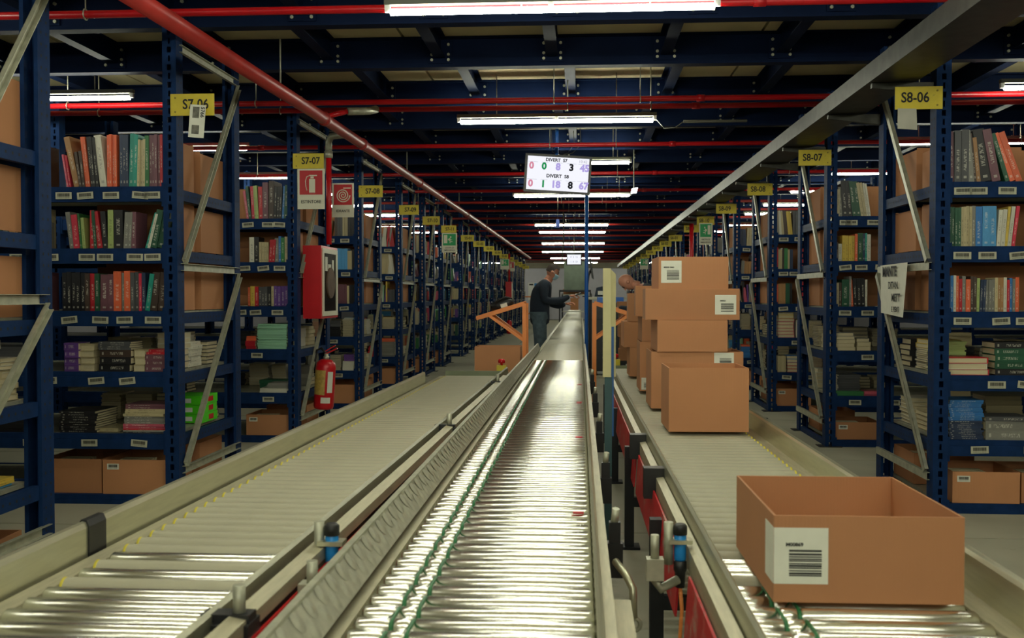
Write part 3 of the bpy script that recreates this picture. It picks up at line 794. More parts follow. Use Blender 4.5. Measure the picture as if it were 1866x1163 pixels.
def build_stuff():
    v=[];f=[];cl=[];pc=srgb('#c9bd9a')
    def bx(mt,x0,x1,y0,y1,z0,z1,c):
        k=len(v)
        for p in ((x0,y0,z0),(x1,y0,z0),(x1,y1,z0),(x0,y1,z0),(x0,y0,z1),(x1,y0,z1),(x1,y1,z1),(x0,y1,z1)): v.append(tuple(mt@Vector(p)))
        for q in ((0,3,2,1),(4,5,6,7),(0,1,5,4),(1,2,6,5),(2,3,7,6),(3,0,4,7)): f.append([k+i for i in q]); cl.append(c)
    for mt,col in stuff:
        bx(mt,0,.1,0,1,0,1,col); bx(mt,.9,1,0,1,0,1,col); bx(mt,.1,.9,0,.03,0,1,col); bx(mt,.1,.9,.03,.97,.012,.988,pc)
    me=bpy.data.meshes.new('shelved_books'); me.from_pydata(v,[],f); me.materials.append(M['cover_stuff'])
    at=me.color_attributes.new('Col','FLOAT_COLOR','CORNER'); data=[]
    for c in cl: data+=[*c,1]*4
    at.data.foreach_set('color',data); me.update()
    obj('shelved_books',me,label='many further books filling the more distant rack shelves',cat='book',kind='stuff')

# ================================================================== CARDBOARD
def label_on(par, w, h, loc, rot=(0,0,0), text=None, bars=True):
    p=MB().box(-w/2,w/2,-.0008,0,-h/2,h/2).build('paper_label',M['paper'],par,loc=loc,rot=rot)
    if bars:
        b=MB(); rr=random.Random(int(w*1e5)); z=-h*.36
        while z<h*.08:
            t=rr.choice((.5,.5,.9,1.5))*h*.022; b.box(-w*.22,w*.38,-.0014,-.0009,z,z+t); z+=t+h*rr.choice((.012,.02,.03))
        b.build('bars',M['ink'],p)
    if text: obj('lettering',text_mesh(text,h*.085,M['ink'],.03,1.1),p,(-w*.12,-.0012,h*.2))
    return p
def carton(loc, w, d, h, rot=0., label='', open_top=True, lab=None, small=None, fill=False, group=None, tilt=0., cat='box'):
    r=thing('cardboard_box',loc,(0,tilt,rot),label=label,cat=cat,group=group)
    t=.005; b=MB()
    b.box(-w/2,w/2,0,d,0,t); b.box(-w/2,w/2,0,t,t,h); b.box(-w/2,w/2,d-t,d,t,h); b.box(-w/2,-w/2+t,t,d-t,t,h); b.box(w/2-t,w/2,t,d-t,t,h)
    b.build('box_body',M['card'],r)
    if not open_top:
        f=MB().box(-w/2+.001,w/2-.001,.001,d/2-.0015,h,h+.004).build('top_flap',M['card'],r)
        MB().box(-w/2+.001,w/2-.001,d/2+.0015,d-.001,h,h+.004).build('top_flap',M['card'],r)
    if lab:   # (x, z, w, h, text)
        for L in lab: label_on(r,L[2],L[3],(L[0],-.0002,L[1]),text=L[4])
    if small:
        MB().box(-.035,.035,-.001,0,-.017,.017).build('barcode_label',M['label_white'],r,loc=(small[0],-.0002,small[1]))
    if fill:
        q=random.Random(int(loc[1]*100+loc[0]*7))
        for k in range(3):
            c=srgb(CN[q.choice('deasS')][0])
            MB().box(-w*.4,w*.1,d*.25+k*.05,d*.25+k*.05+.03,t,h*.9).build('packed_sheet',M['pages'],r)
    return r
# open box nearest the camera
nb=carton((.600,2.145,.5765),.390,.47,.182,.012,'large open cardboard box nearest the camera, with a white barcode label',
     lab=[(-.139,.098,.112,.118,'M00869')])
label_on(nb,.085,.118,(-.1952,.044,.098),(0,0,-PI/2),bars=False)
MB().box(-.001,0,.470,.478,.01,.18).build('inner_seam',mat('card_edge','#7d4c30',.8,0,.1),nb,loc=(.1895,0,0))
nb2=carton((.603,4.80,.5755),.372,.36,.30,.02,'tall open cardboard box in front of the stacked boxes, without a label')
# the stack behind it
carton((.660,5.78,.5755),.515,.38,.322,.01,'wide bottom box of the stack behind the tall open box',lab=[(.15,.28,.11,.075,None)])
carton((.632,5.77,.898),.392,.42,.175,.02,'plain box second from the bottom of the stack',open_top=False)
carton((.633,5.79,1.078),.526,.38,.172,-.02,'widest box of the stack, third from bottom, label at its right end',open_top=False,lab=[(.185,.085,.118,.11,'M00031')])
carton((.640,5.80,1.2545),.392,.40,.176,.03,'topmost box of the stack, label reading 0463 at its left end',open_top=False,lab=[(-.125,.095,.115,.125,'M0000 0463')])
# rows of boxes behind the stack
carton((.60,6.82,.5745),.40,.38,.33,0,'box with a low label on conveyor, just behind the tallest stack',lab=[(-.16,.05,.06,.08,None)])
carton((.605,6.85,.905),.38,.36,.165,.02,'plain box in the middle of the second box stack',open_top=False)
carton((.60,6.84,1.075),.46,.36,.20,-.03,'top box of the second box stack, below the bald man',open_top=False)
carton((.575,8.1,.5705),.36,.34,.23,.02,'bottom box of the farthest box stack on the conveyor')
carton((.56,8.12,.802),.42,.34,.20,.03,'middle box of the farthest box stack on the conveyor',open_top=False)
carton((.59,8.10,1.007),.42,.36,.22,-.02,'top box of the farthest box stack on the conveyor',open_top=False)
# boxes on the rack bottoms
def bottom_box(side,A,Yf,sn,x,w,h,dy,lb,small=True,rot=0.,d=.40):
    X=side*(A+x+w/2)
    carton((X,Yf+dy,SH[0]+.001),w,d,h,rot,lb,small=(-w/2+.06,h-.04) if small else None,fill=True)
bottom_box(-1,AL,LY[1],'S7-06',.09,.38,.20,.04,'open box with barcode label on bottom shelf of rack S7-06',rot=.02)
bottom_box(-1,AL,LY[1],'S7-06',.485,.36,.20,.05,'open box without label on bottom shelf of rack S7-06',False)
bottom_box(-1,AL,LY[1],'S7-06',.10,.34,.22,.58,'box at the rear of the bottom shelf of rack S7-06',False)
bottom_box(1,AR,RY[1],'S8-06',.12,.36,.175,.03,'open box with barcode label on bottom shelf of rack S8-06',rot=-.04)
bottom_box(1,AR,RY[1],'S8-06',.09,.36,.19,.60,'box at the rear of the bottom shelf of rack S8-06',False)
bottom_box(1,AR,RY[1],'S8-06',.50,.36,.17,.05,'second open box on bottom shelf of rack S8-06, at frame edge',False)
bottom_box(-1,AL,LY[2],'S7-07',.09,.36,.17,.05,'open box on bottom shelf of rack S7-07',True)
bottom_box(-1,AL,LY[2],'S7-07',.09,.36,.19,.60,'box at the rear of the bottom shelf of rack S7-07',False)
bottom_box(1,AR,RY[2],'S8-07',.09,.36,.14,.04,'open box on bottom shelf of rack S8-07',True)
bottom_box(1,AR,RY[2],'S8-07',.09,.30,.17,.60,'box at the rear of the bottom shelf of rack S8-07',False)
for i in (3,4,5,6):
    bottom_box(-1,AL,LY[i],'',.09,.36,.20,.05,'open box on bottom shelf of rack %s'%signname(-1,i),i<5)
    bottom_box(1,AR,RY[i],'',.09,.36,.18,.05,'open box on bottom shelf of rack %s'%signname(1,i),i<5)
bottom_box(-1,AL,LY[3],'',.10,.34,.20,.60,'box at the rear of the bottom shelf of rack S7-08',False)
bottom_box(1,AR,RY[3],'',.10,.34,.19,.60,'box at the rear of the bottom shelf of rack S8-08',False)
carton((-2.72,4.02,.001),.46,.36,.16,.05,'low cardboard box on the floor at the lower left edge')
carton((-.78,9.55,.001),.43,.36,.725,.0,'tall plain cardboard box standing beyond the left conveyor end')
carton((-.24,43.0,.571),.34,.34,.50,0,'cardboard box at the far end of the central conveyor',open_top=False)
# cardboard trays that hold the standing books
def tray(side,A,Yf,l,sn,front,h=.27,tilt=0.):
    r=thing('book_tray',(side*A,Yf,SH[l]+.0005),(0,tilt,0),label='cardboard tray holding the %s books on %s shelf of rack %s'%('front' if front else 'rear',LVL[l],sn),cat='tray',group='cardboard book trays')
    x0,x1=.0812,.70
    def bx(b,a,c,*q): b.box(*(sorted((side*a,side*c))),*q)
    y0,y1=(.03,.47) if front else (.58,1.02)
    b=MB(); bx(b,x0,x0+.004,y0,y1,0,h); b.build('end_panel',M['card'],r)
    b=MB(); yb=y1-.004 if front else y0; bx(b,x0+.004,x1,yb,yb+.004,0,h*1.04); b.build('back_panel',M['card'],r)
for side,YS,A in ((-1,LY,AL),(1,RY,AR)):
    for i in range(0,6):
        if i==0 and side>0: continue
        for l in (3,4,5):
            if i>0: tray(side,A,YS[i],l,signname(side,i),True,R.uniform(.22,.29))
            if i<5: tray(side,A,YS[i],l,signname(side,i),False,R.uniform(.25,.30))
# three bright green cartons and loose stacks seen through the end of S7-06
for k in range(3):
    r=thing('green_carton',(-AL-.16,LY[1]+.66+R.uniform(-.006,.006),SH[1]+.0005+k*.0575),(0,0,R.uniform(-.05,.05)),label='bright green carton, %s of three in rack S7-06'%('bottom','middle','top')[k],cat='carton',group='green cartons')
    MB().box(-.10,.10,-.13,.13,0,.056).build('carton_body',M['plastic_green'],r)
    MB().box(-.03,.035,-.1308,-.13,.012,.04).build('printed_patch',M['white'],r); MB().box(.1,.1008,-.02,.06,.012,.044).build('printed_patch',M['red'],r)
for side,i,l,x,it,nm,spn in ((-1,1,2,.10,'w 22 180 220 7','white rear-end stack','r'),(1,1,2,.10,'s 12 190 220 11,y 26 190 220 2','grey stack with two yellow books','p'),
                 (1,1,1,.10,'e 28 170 200 4','beige rear-end stack','r'),(-1,2,2,.10,'w 26 160 200 6','white rear-end stack','r'),(1,2,2,.10,'e 24 160 200 5','beige rear-end stack','r')):
    YS,A=(LY,AL) if side<0 else (RY,AR)
    stack(side,A,YS[i],l,x,.40,it,signname(side,i),nm,spn,individual=i==1)
stack(-1,AL,LY[0],2,.10,.76,'e 24 190 210 5,w 16 185 210 4','S7-05','pale stack','p')
stack(-1,AL,LY[0],1,.10,.72,'B 12 200 210 1,y 12 200 210 2','S7-05','magazine pile','r')
stack(-1,AL,LY[0],1,.34,.80,'a 26 200 170 4','S7-05','tan pile','f')

build_stuff()
print('individual books',NB[0])
# ================================================================== SERVICES ON THE CEILING
PY=[5.22,7.73,8.04,10.05,12.41,14.44,16.24,17.82,19.6,21.46,23.4,25.5,27.8,30.2,32.6,35,37.5,40,43,46]
def lamp(x0,x1,y,z,power,label,group,hw=.022):
    r=thing('fluorescent_lamp',((x0+x1)/2,y,z),label=label,cat='lamp',group=group)
    h=(x1-x0)/2
    key='lamp_%d'%int(power)
    m=bpy.data.materials.get(key)
    if not m:
        m=bpy.data.materials.new(key); m.use_nodes=True; b=m.node_tree.nodes['Principled BSDF']
        b.inputs['Base Color'].default_value=(.8,.8,.8,1); b.inputs['Emission Color'].default_value=(*LAMP_COL,1); b.inputs['Emission Strength'].default_value=power
    MB().lathe([(.017,-h+.03),(.017,h-.03)],(0,0,0),'x',8,caps=False).build('tube',m,r)
    MB().box(-h,h,-hw,hw,.034,.062).build('housing',M['lamp_body'],r)
    for e in (-h+.015,0,h-.015): MB().box(e-.014,e+.014,-.012,.012,-.0,.034).build('tube_holder',M['white'],r)
    for e in (-h*.6,h*.6): MB().tube([(e,0,.062),(e,0,DECK-z)],.004,6).build('hanger_rod',M['galv'],r)
    return r
mid=[(-2.1,1.9,-1.2),(-2.1,1.9,1.2),(-2.1,1.9,3.3),(-1.0,.70,5.18),(-1.03,.63,8.50),(-.45,.56,11.2),(-.99,.74,14.9),(-.96,.6,21.2),(-.97,.6,23.6),(-1.1,.7,28.8),(-1.3,.8,34.4),(-1.2,.8,40.5),(-1.2,.8,46.0)]  # first three unseen, lengthened to widen the highlights on the rollers
for k,(a,b,y) in enumerate(mid):  # third added to brighten the rollers, last one to lighten the far wall
    lb='lit fluorescent lamp over the conveyors, %s from the front'%ORD[max(0,k-3)] if k>2 else ('unseen lengthened fluorescent lamp over the conveyors just behind the camera','unseen lengthened fluorescent lamp over the conveyors just ahead of the camera','added unseen fluorescent lamp over the conveyors just above the picture edge')[k]
    lamp(a,b,y,2.665,TUBE*(.7 if k<3 else 1.),lb,'lamps over the conveyors',.008 if abs(y-11.2)<.01 else .022)
for side,YS in ((-1,LY),(1,RY)):
    for i in range(-1,9):
        y=(YS[i]+DEP+.68) if i>=0 else YS[0]-.75
        x0=3.35 if side<0 else 3.0
        if any(abs(y-q)<.12 for q in PY): y+=.2
        a,b=sorted((side*x0,side*(x0+1.5)))
        lamp(a,b,y,2.70,SIDE_TUBE,'lit fluorescent lamp above the picking aisle %s rack %s'%('behind' if i>=0 else 'before',signname(side,max(i,0))),'lamps over the picking aisles')
for k,(x,y) in enumerate(((-3.2,-3.2),(0,-3.2),(3.2,-3.2),(-3.2,-5.2),(0,-5.2),(3.2,-5.2),(-3.2,-7.2),(0,-7.2),(3.2,-7.2))):  # unseen lamps added to brighten the fronts that face the camera
    lamp(x-.85,x+.85,y,2.70,TUBE*(.9,.5,.4)[k//3],'added fluorescent fill lamp in the %s of the %s row behind the camera'%(('left','middle','right')[k%3],('near','second','rear')[k//3]),'added lamps behind the camera')
for k,x in enumerate((-4.2,3.6)): lamp(x-.9,x+.9,47.2,2.70,TUBE,'added fluorescent lamp brightening the far wall, at the %s'%('left','right')[k],'added lamps before the far wall')  # pair added out of sight to lighten the far wall
# cross pipes of the sprinkler line, red
clamp=MB().tube([(0,.028*math.cos(t),.028*math.sin(t)) for t in [2*PI*k/12 for k in range(12)]],.004,6,closed=True).tube([(0,0,.028),(0,0,.364)],.004,6).mesh('pipe_hanger',M['galv'])
head=MB().lathe([(.012,.02),(.012,.045),(.018,.05),(.02,.055)],(0,0,0),'z',8).mesh('sprinkler_head',M['red_pipe'])
for k,y in enumerate(PY):
    r=thing('sprinkler_pipe',(0,y,2.695),label='red sprinkler pipe crossing under the ceiling, %s from the front'%ORD[k],cat='pipe',group='red cross pipes')
    n=10; rad=.021
    p=MB().tube([(-5.8,0,0),(0,0,0),(5.8,0,0)],rad,12); p.build('pipe',M['red_pipe'] if k<6 else M['pipe_rust'],r)
    for x in (-4.1,-2.6,-.3,.35,2.4,4.2):
        if k<8 or x==-.3: obj('pipe_hanger',clamp,r,(x+.1*(k%3),0,0))
    if k<6: 
        for x in (-3.2,.9): MB().lathe([(.026,-.03),(.026,.03)],(x,0,0),'x',12).build('coupling',M['red_pipe'],r)
# long dull-red main along the left racks
r=thing('main_pipe',(0,0,0),label='long dull red pipe running the hall above the left racks',cat='pipe')
MB().tube([(-1.97,3.0,2.515),(-1.97,7.7,2.575),(-1.97,20,2.63),(-1.97,40,2.66)],.045,14).build('pipe',M['pipe_rust'],r)
for y in (7.75,9.1,12.4,14.5,17.6,21,25): MB().lathe([(.047,-.035),(.054,-.03),(.054,.03),(.047,.035)],(-1.97,y,2.515+.06*(y-3)/4.7 if y<7.7 else 2.575+.055*(y-7.7)/12.3),'y',14).build('coupling',M['pipe_rust'],r)
for y in (6.6,11.5,16.5,21.5): MB().tube([(-1.97,y,2.60),(-1.97,y,2.9)],.006,6).build('hanger_rod',M['galv'],r)
# branch: tee, elbow and the drop to the hydrant cabinet
r=thing('hydrant_pipe',(0,0,0),label='vertical red pipe dropping to the red hydrant cabinet',cat='pipe')
MB().tube([(-2.17,8.68,1.655),(-2.17,8.68,2.44)],.024,12).build('pipe',M['red'],r)
MB().tube([(-2.17,8.68,2.44),(-2.17,8.68,2.54),(-2.14,8.66,2.585),(-2.04,8.6,2.585),(-1.98,8.58,2.58)],.030,12).build('elbow',M['galv'],r)
MB().lathe([(.036,2.40),(.036,2.46)],(-2.17,8.68,0),'z',12).build('collar',M['galv'],r)
r=thing('pipe_branch',(0,0,0),label='short red branch pipe with grey elbow joining the long left pipe',cat='pipe')
MB().tube([(-1.97,7.75,2.59),(-1.80,7.8,2.64)],.020,10).build('pipe',M['red_pipe'],r)
MB().tube([(-1.80,7.8,2.64),(-1.70,7.85,2.65),(-1.66,7.95,2.67),(-1.62,8.03,2.695)],.030,10).build('elbow',M['galv'],r)
# cable tray, galvanised, on brackets from the right racks
r=thing('cable_tray',(0,0,0),label='galvanised cable tray running the hall above the right racks',cat='cable tray')
MB().prism([(1.60,2.40),(1.605,2.40),(1.605,2.505),(1.60,2.505)],2.6,44).build('left_side',M['tray'],r)
MB().prism([(1.605,2.40),(1.85,2.40),(1.85,2.404),(1.605,2.404)],2.6,44).build('tray_bottom',M['tray'],r)
MB().prism([(1.85,2.40),(1.855,2.40),(1.855,2.50),(1.85,2.50)],2.6,44).build('right_side',M['tray'],r)
for i in range(1,9):
    y=RY[i]
    for q in (y+.03,y+DEP-.05):
        b=MB(); b.quadbox([(1.62,q,2.372),(1.955,q,2.33),(1.955,q+.035,2.33),(1.62,q+.035,2.372),(1.62,q,2.398),(1.955,q,2.398),(1.955,q+.035,2.398),(1.62,q+.035,2.398)])
        b.build('tray_bracket',M['tray'],r)
for k,(xx,rr) in enumerate(((1.66,.010),(1.70,.014),(1.74,.011))):
    MB().tube([(xx,2.7,2.405+rr),(xx+.02,12,2.405+rr),(xx,30,2.405+rr)],rr,8).build('cable',M['black'],r)
# white conduit run and loose wires near the second lamp
r=thing('wall_conduit',(0,0,0),label='thin white conduit under the beam right of the second lamp',cat='conduit')
MB().tube([(.82,8.2,2.60),(1.32,8.2,2.60)],.012,8).build('conduit',M['lamp_body'],r)
MB().tube([(.62,8.5,2.68),(.68,8.35,2.57),(.76,8.25,2.56),(.82,8.2,2.60)],.004,6).build('wire',M['lamp_body'],r)

# ================================================================== SAFETY KIT ON RACK S7-07
r=thing('hydrant_cabinet',(-2.305,8.33,1.02),label='red fire hydrant cabinet with glazed door on rack S7-07',cat='hydrant cabinet')
MB().box(0,.155,0,.57,0,.61).build('cabinet_body',M['red'],r)
b=MB(); 
for q in ((.03,.54,.02,.06),(.03,.54,.55,.59),(.03,.07,.06,.55),(.50,.54,.06,.55)): b.box(.155,.165,q[0],q[1],q[2],q[3])
dr=b.build('door_frame',M['sign_cream'],r)
MB().box(.155,.159,.07,.50,.06,.55).build('pane',M['glass'],dr)
MB().lathe([(.13,-.012),(.135,0),(.13,.012)],(.1602,.285,.30),'x',20).lathe([(.05,-.012),(.05,.013)],(.1602,.285,.30),'x',12).build('hose_coil',mat('hose','#5a4636',.7,0,.2),r)
MB().box(.1595,.1605,.22,.32,.36,.46).build('door_notice',M['paper'],r)
MB().box(.1592,.1602,.12,.20,.40,.52).box(.1592,.1602,.36,.42,.34,.50).build('window_streak',M['paper'],r)  # pale patches for the whitish streaks in the window
r=thing('fire_extinguisher',(-2.20,8.58,.235),label='red fire extinguisher hanging below the hydrant cabinet',cat='fire extinguisher')
r.rotation_euler=(0,.06,0)
MB().lathe([(.055,0),(.078,.008),(.086,.03),(.086,.36),(.078,.40),(.05,.425),(.03,.432)],(0,0,0),'z',24).build('cylinder',M['red'],r)
MB().lathe([(.026,.43),(.026,.455),(.018,.46),(.018,.48)],(0,0,0),'z',12).build('valve',M['galv'],r)
MB().bar((-.01,0,.475),(.09,0,.53),.022,.012).bar((-.01,0,.50),(.075,0,.555),.02,.008).build('handle',M['red'],r)
MB().tube([(.0,.02,.47),(-.06,.05,.52),(-.10,.06,.50),(-.11,.05,.42),(-.10,.03,.30)],.010,8).build('hose',M['black'],r)
lm=MB()
def arc(b,r0,a0,a1,z0,z1,n=10):
    for i in range(n):
        t0=a0+(a1-a0)*i/n; t1=a0+(a1-a0)*(i+1)/n
        b.quad((r0*math.cos(t0),r0*math.sin(t0),z0),(r0*math.cos(t1),r0*math.sin(t1),z0),(r0*math.cos(t1),r0*math.sin(t1),z1),(r0*math.cos(t0),r0*math.sin(t0),z1))
arc(lm,.0868,math.radians(-160),math.radians(-75),.13,.34); lm.build('instruction_label',mat('label_yellow','#b99a4c',.6,0,.25,40),r)
lm=MB(); arc(lm,.0868,math.radians(-62),math.radians(-28),.15,.33,6); lm.build('inspection_label',M['paper'],r)
lm=MB(); arc(lm,.0868,math.radians(-95),math.radians(-40),.06,.11,6); lm.build('maker_label',M['paper'],r)
def hang_sign(name,x0,x1,y,z0,z1,label,text,red,symbol,tsize,bold=.01):
    cx,w,h=(x0+x1)/2,x1-x0,z1-z0
    r=thing(name,(cx,y,z0),label=label,cat='sign',group='safety signs')
    MB().box(-w/2,w/2,-.001,.002,0,h).build('plate',M['sign_cream'],r)
    MB().box(-w*.42,w*.42,-.002,-.001,h*.36,h*.96).build('symbol_field',M[red],r)
    if text:
        lines=text.split('\n')
        for k,t in enumerate(lines): obj('lettering',text_mesh(t,tsize,M['ink'],bold,.9),r,(0,-.0022,h*(.18 if len(lines)==1 else .24-.13*k)))
    b=symbol(w,h); b.build('symbol',M['sign_cream'],r)
    return r
def sym_ext(w,h):
    b=MB(); cx=.02*w; z0=h*.42
    b.box(-.09*w+cx,.13*w+cx,-.003,-.002,z0,z0+.33*h); b.box(-.04*w+cx,.08*w+cx,-.003,-.002,z0+.34*h,z0+.39*h); b.box(-.08*w+cx,.2*w+cx,-.003,-.002,z0+.40*h,z0+.43*h)
    b.box(-.09*w+cx,.13*w+cx,-.003,-.002,z0-.02*h,z0-.008*h)
    pts=[(-.04*w,-.0025,z0+.42*h),(-.16*w,-.0025,z0+.38*h),(-.2*w,-.0025,z0+.28*h),(-.19*w,-.0025,z0+.15*h),(-.15*w,-.0025,z0+.04*h)]
    b.tube(pts,.0035,6); return b
def sym_hose(w,h):
    b=MB(); c=h*.64; pts=[]
    for i in range(60):
        t=i/59*2*PI*3.0; rr=.02*w+.30*w*i/59; pts.append((rr*math.cos(t),-.0025,c+rr*math.sin(t)))
    b.tube(pts,.0055,5); b.box(.02*w,.36*w,-.003,-.002,c+.31*w,c+.35*w); return b
def sym_exit(flip):
    def f(w,h):
        b=MB(); s=-1 if flip else 1
        def bx(x0,x1,z0,z1): b.box(*sorted((s*x0*w,s*x1*w)),-.003,-.002,z0*h,z1*h)
        bx(-.36,-.14,.48,.90)
        bx(.0,.06,.60,.74); bx(.04,.12,.76,.83); bx(-.08,.02,.68,.71); bx(.06,.16,.64,.67); bx(.02,.06,.48,.6); bx(.08,.2,.54,.58)
        b.poly([(s*-.1*w,-.0028,.66*h),(s*-.02*w,-.0028,.60*h),(s*-.02*w,-.0028,.72*h)]); return b
    return f
hang_sign('extinguisher_sign',-2.296,-2.071,8.15,1.916,2.242,'red and cream sign with extinguisher symbol, lettered ESTINTORE','ESTINTORE','sign_red',sym_ext,.036,.012)
hang_sign('hydrant_sign',-2.282,-2.079,9.25,1.933,2.247,'red and cream sign with hose coil symbol, lettered IDRANTE','IDRANTE','sign_red',sym_hose,.034,.012)
hang_sign('exit_sign',-2.324,-2.065,17.0,1.93,2.255,'green emergency exit sign below row sign S7-11','USCITA DI\nEMERGENZA','sign_green',sym_exit(False),.036)
hang_sign('exit_sign',1.763,1.959,15.26,1.96,2.282,'green emergency exit sign below row sign S8-10','USCITA DI\nEMERGENZA','sign_green',sym_exit(True),.030)
hang_sign('exit_sign',-2.3,-2.05,29.385,1.95,2.25,'small distant green exit sign on the left racks','','sign_green',sym_exit(False),.03)
hang_sign('exit_sign',1.72,1.95,29.385,1.95,2.25,'small distant green exit sign on the right racks','','sign_green',sym_exit(True),.03)
hang_sign('extinguisher_sign',-2.3,-2.05,31.785,1.95,2.25,'small distant red extinguisher sign on the left racks','','sign_red',sym_ext,.03)
r=thing('hydrant_cabinet',(-2.30,31.4,1.0),label='distant red hydrant cabinet low on the left racks',cat='hydrant cabinet')
MB().box(0,.18,0,.5,0,.62).build('cabinet_body',M['red'],r); MB().tube([(.09,.25,.62),(.09,.25,1.5)],.03,8).build('riser_pipe',M['red'],r); MB().box(.18,.19,.04,.46,.05,.57).build('door_frame',M['sign_cream'],r)
r=thing('fire_extinguisher',(-2.2,31.5,.0),label='distant red fire extinguisher under the far hydrant cabinet',cat='fire extinguisher')
MB().lathe([(.05,0),(.085,.03),(.085,.38),(.04,.43)],(0,0,0),'z',12).build('cylinder',M['red'],r); MB().lathe([(.02,.43),(.02,.5)],(0,0,0),'z',8).build('valve',M['black'],r)
r=thing('riser_pipe',(1.84,17.0,0),label='vertical red pipe between the signs S8-11 and S8-10',cat='pipe')
MB().tube([(0,0,1.2),(0,0,2.5)],.035,10).build('pipe',M['red'],r); MB().lathe([(.045,1.2),(.045,1.24)],(0,0,0),'z',10).build('collar',M['galv'],r)
# papers stuck to racks and signs
r=thing('paper_tag',(-2.160,5.655,2.295),(.0,.08,0),label='white barcode tag hanging over the sign S7-06',cat='tag')
MB().box(-.045,.045,-.010,-.008,-.185,-.0).build('tag_sheet',M['paper'],r)
MB().box(-.028,.010,-.0112,-.0104,-.075,-.012).box(-.028,.015,-.0112,-.0104,-.165,-.115).build('bars',mat('grey_print','#6f6e64',.8,0,.3,60),r)
o=obj('lettering',text_mesh('5766',.03,M['ink'],.02,1),r,(.028,-.011,-.04),(0,PI/2,0))
r=thing('paper_slip',(1.80,5.745,2.222),(0,.03,0),label='blank grey paper slip hanging under the sign S8-06',cat='paper')
MB().quadbox([(-.055,-.006,-.09),(.05,-.008,-.095),(.05,-.005,-.095),(-.055,-.003,-.09),(-.06,-.010,.02),(.04,-.010,.02),(.04,-.008,.02),(-.06,-.008,.02)]).build('slip_sheet',mat('grey_paper','#a9a79a',.8,0,.12),r)
r=thing('paper_notice',(1.918,6.62,1.085),(0,0,0),label='white notice with black capitals hanging on the end of rack S8-06',cat='notice')
b=MB(); b.quadbox([(-.002,0,.02),(.0,0,.02),(-.02,-.50,.0),(-.022,-.50,.0),(-.002,.02,.32),(.0,.02,.32),(.004,-.50,.325),(.002,-.50,.325)]); b.build('notice_sheet',M['paper'],r)
for k,(t,sz,yy,zz,bo) in enumerate((('MANTE',.085,-.20,.275,.03),('DITAN.',.062,-.30,.19,.006),('METT',.066,-.37,.115,.015),('E PER T',.045,-.38,.045,.015))):
    obj('lettering',text_mesh(t,sz,M['ink'],bo,1.0),r,(-.012-.006*(k),yy,zz),(0,0,-PI/2))

# ================================================================== HANGING MONITORS
def monitor(loc, w, h, roll, label, rows, pole=True):
    r=thing('monitor',loc,(.06,roll,0.05),label=label,cat='monitor')
    MB().box(-w/2,w/2,0,.05,-h/2,h/2).build('case',M['black'],r)
    e=.026
    sc=MB().box(-w/2+e,w/2-e,-.002,.0,-h/2+e,h/2-e).build('screen',M['screen'],r)
    for t,x,z,sz,m,bo in rows: obj('lettering',text_mesh(t,sz,M[m],bo,1.),sc,(x*w,-.0035,z*h))
    if pole:
        MB().tube([(-.02,.03,h/2-.02),(-.02-.4*math.sin(roll),.06,h/2+.41)],.018,10).build('hanging_pole',M['blue'],r)
        for k,(a,b2) in enumerate(((-.16,-.10),(.02,.13),(.04,.2))):
            MB().tube([(b2,.04,h/2+.3),(b2+.02,.04,h/2+.12),(b2*.7,.045,h/2+.03),(a*.3+.03,.045,h/2)],.004,5).build('cable',M['lamp_body'],r)
    return r
rows=[('DIVERT  S7',-.03,.355,.046,'s_black',.035),('10:42',.37,.35,.040,'s_grey',0),('0',-.40,.18,.095,'s_rose',.045),('0',-.21,.18,.095,'s_green',.05),('8',.0,.18,.095,'s_lav',.05),('3',.2,.18,.095,'s_black',.05),('45',.40,.18,.095,'s_lav',.05),
      ('DIVERT  S8',.0,-.06,.048,'s_black',.035),('0',-.40,-.28,.095,'s_rose',.045),('1',-.21,-.28,.095,'s_green',.05),('18',-.02,-.28,.095,'s_lav',.05),('8',.2,-.28,.095,'s_black',.05),('67',.40,-.28,.095,'s_lav',.05)]
mon1=monitor((-.232,10.5,2.462),.685,.395,.062,'hanging white monitor showing DIVERT S7 and S8 counts',rows)
for z in (.285,-.165):
    for x,wd in ((-.38,.10),(-.2,.07),(.0,.09),(.2,.10),(.38,.11)): MB().box(x*.685-wd/2,x*.685+wd/2,-.0035,-.002,z*.395-.002,z*.395+.002).build('caption_line',M['s_pale'],mon1)
mon2=monitor((-.155,26,2.118),.40,.30,0,'small distant hanging monitor showing a pale table',[('0  3  12',-.0,.2,.06,'s_grey',.01),('1  8  20',.0,-.2,.06,'s_grey',.01)],False)
MB().tube([(0,.03,.14),(0,.03,.94)],.012,8).build('hanging_rod',M['galv'],mon2)

# ================================================================== BETWEEN AND BEYOND THE CONVEYORS
r=thing('guide_post',(.128,4.45,0),label='cream angle-iron post with blue lower part between the conveyors',cat='post')
b=MB(); b.box(-.028,-.024,-.002,.028,.86,1.335); b.box(-.028,.006,-.004,-.0,.86,1.335); b.quadbox([(.0,-.004,.86),(.028,.012,.86),(.028,.015,.86),(.0,.0,.86),(.0,-.004,1.335),(.028,.012,1.31),(.028,.015,1.31),(.0,.0,1.335)])
b.build('upper_angle',mat('cream_angle','#b9b184',.5,0,.1),r)
MB().box(-.012,.020,.001,.008,.60,1.08).build('blue_strip',mat('blue_strip','#1d4a7e',.4,0,.1),r)
MB().box(-.020,.012,.0,.024,.006,.86).box(-.05,.05,-.04,.05,0,.006).build('lower_post',mat('teal_grey_steel','#2e4a4e',.5,.2,.15),r)
r=thing('blue_pole',(.088,14.0,0),label='slim blue pole rising from floor to ceiling beside the central conveyor',cat='pole')
MB().tube([(0,0,.01),(0,0,2.95)],.026,12).build('pole',M['blue'],r); MB().box(-.06,.06,-.06,.06,0,.01).build('foot_plate',M['blackmetal'],r)
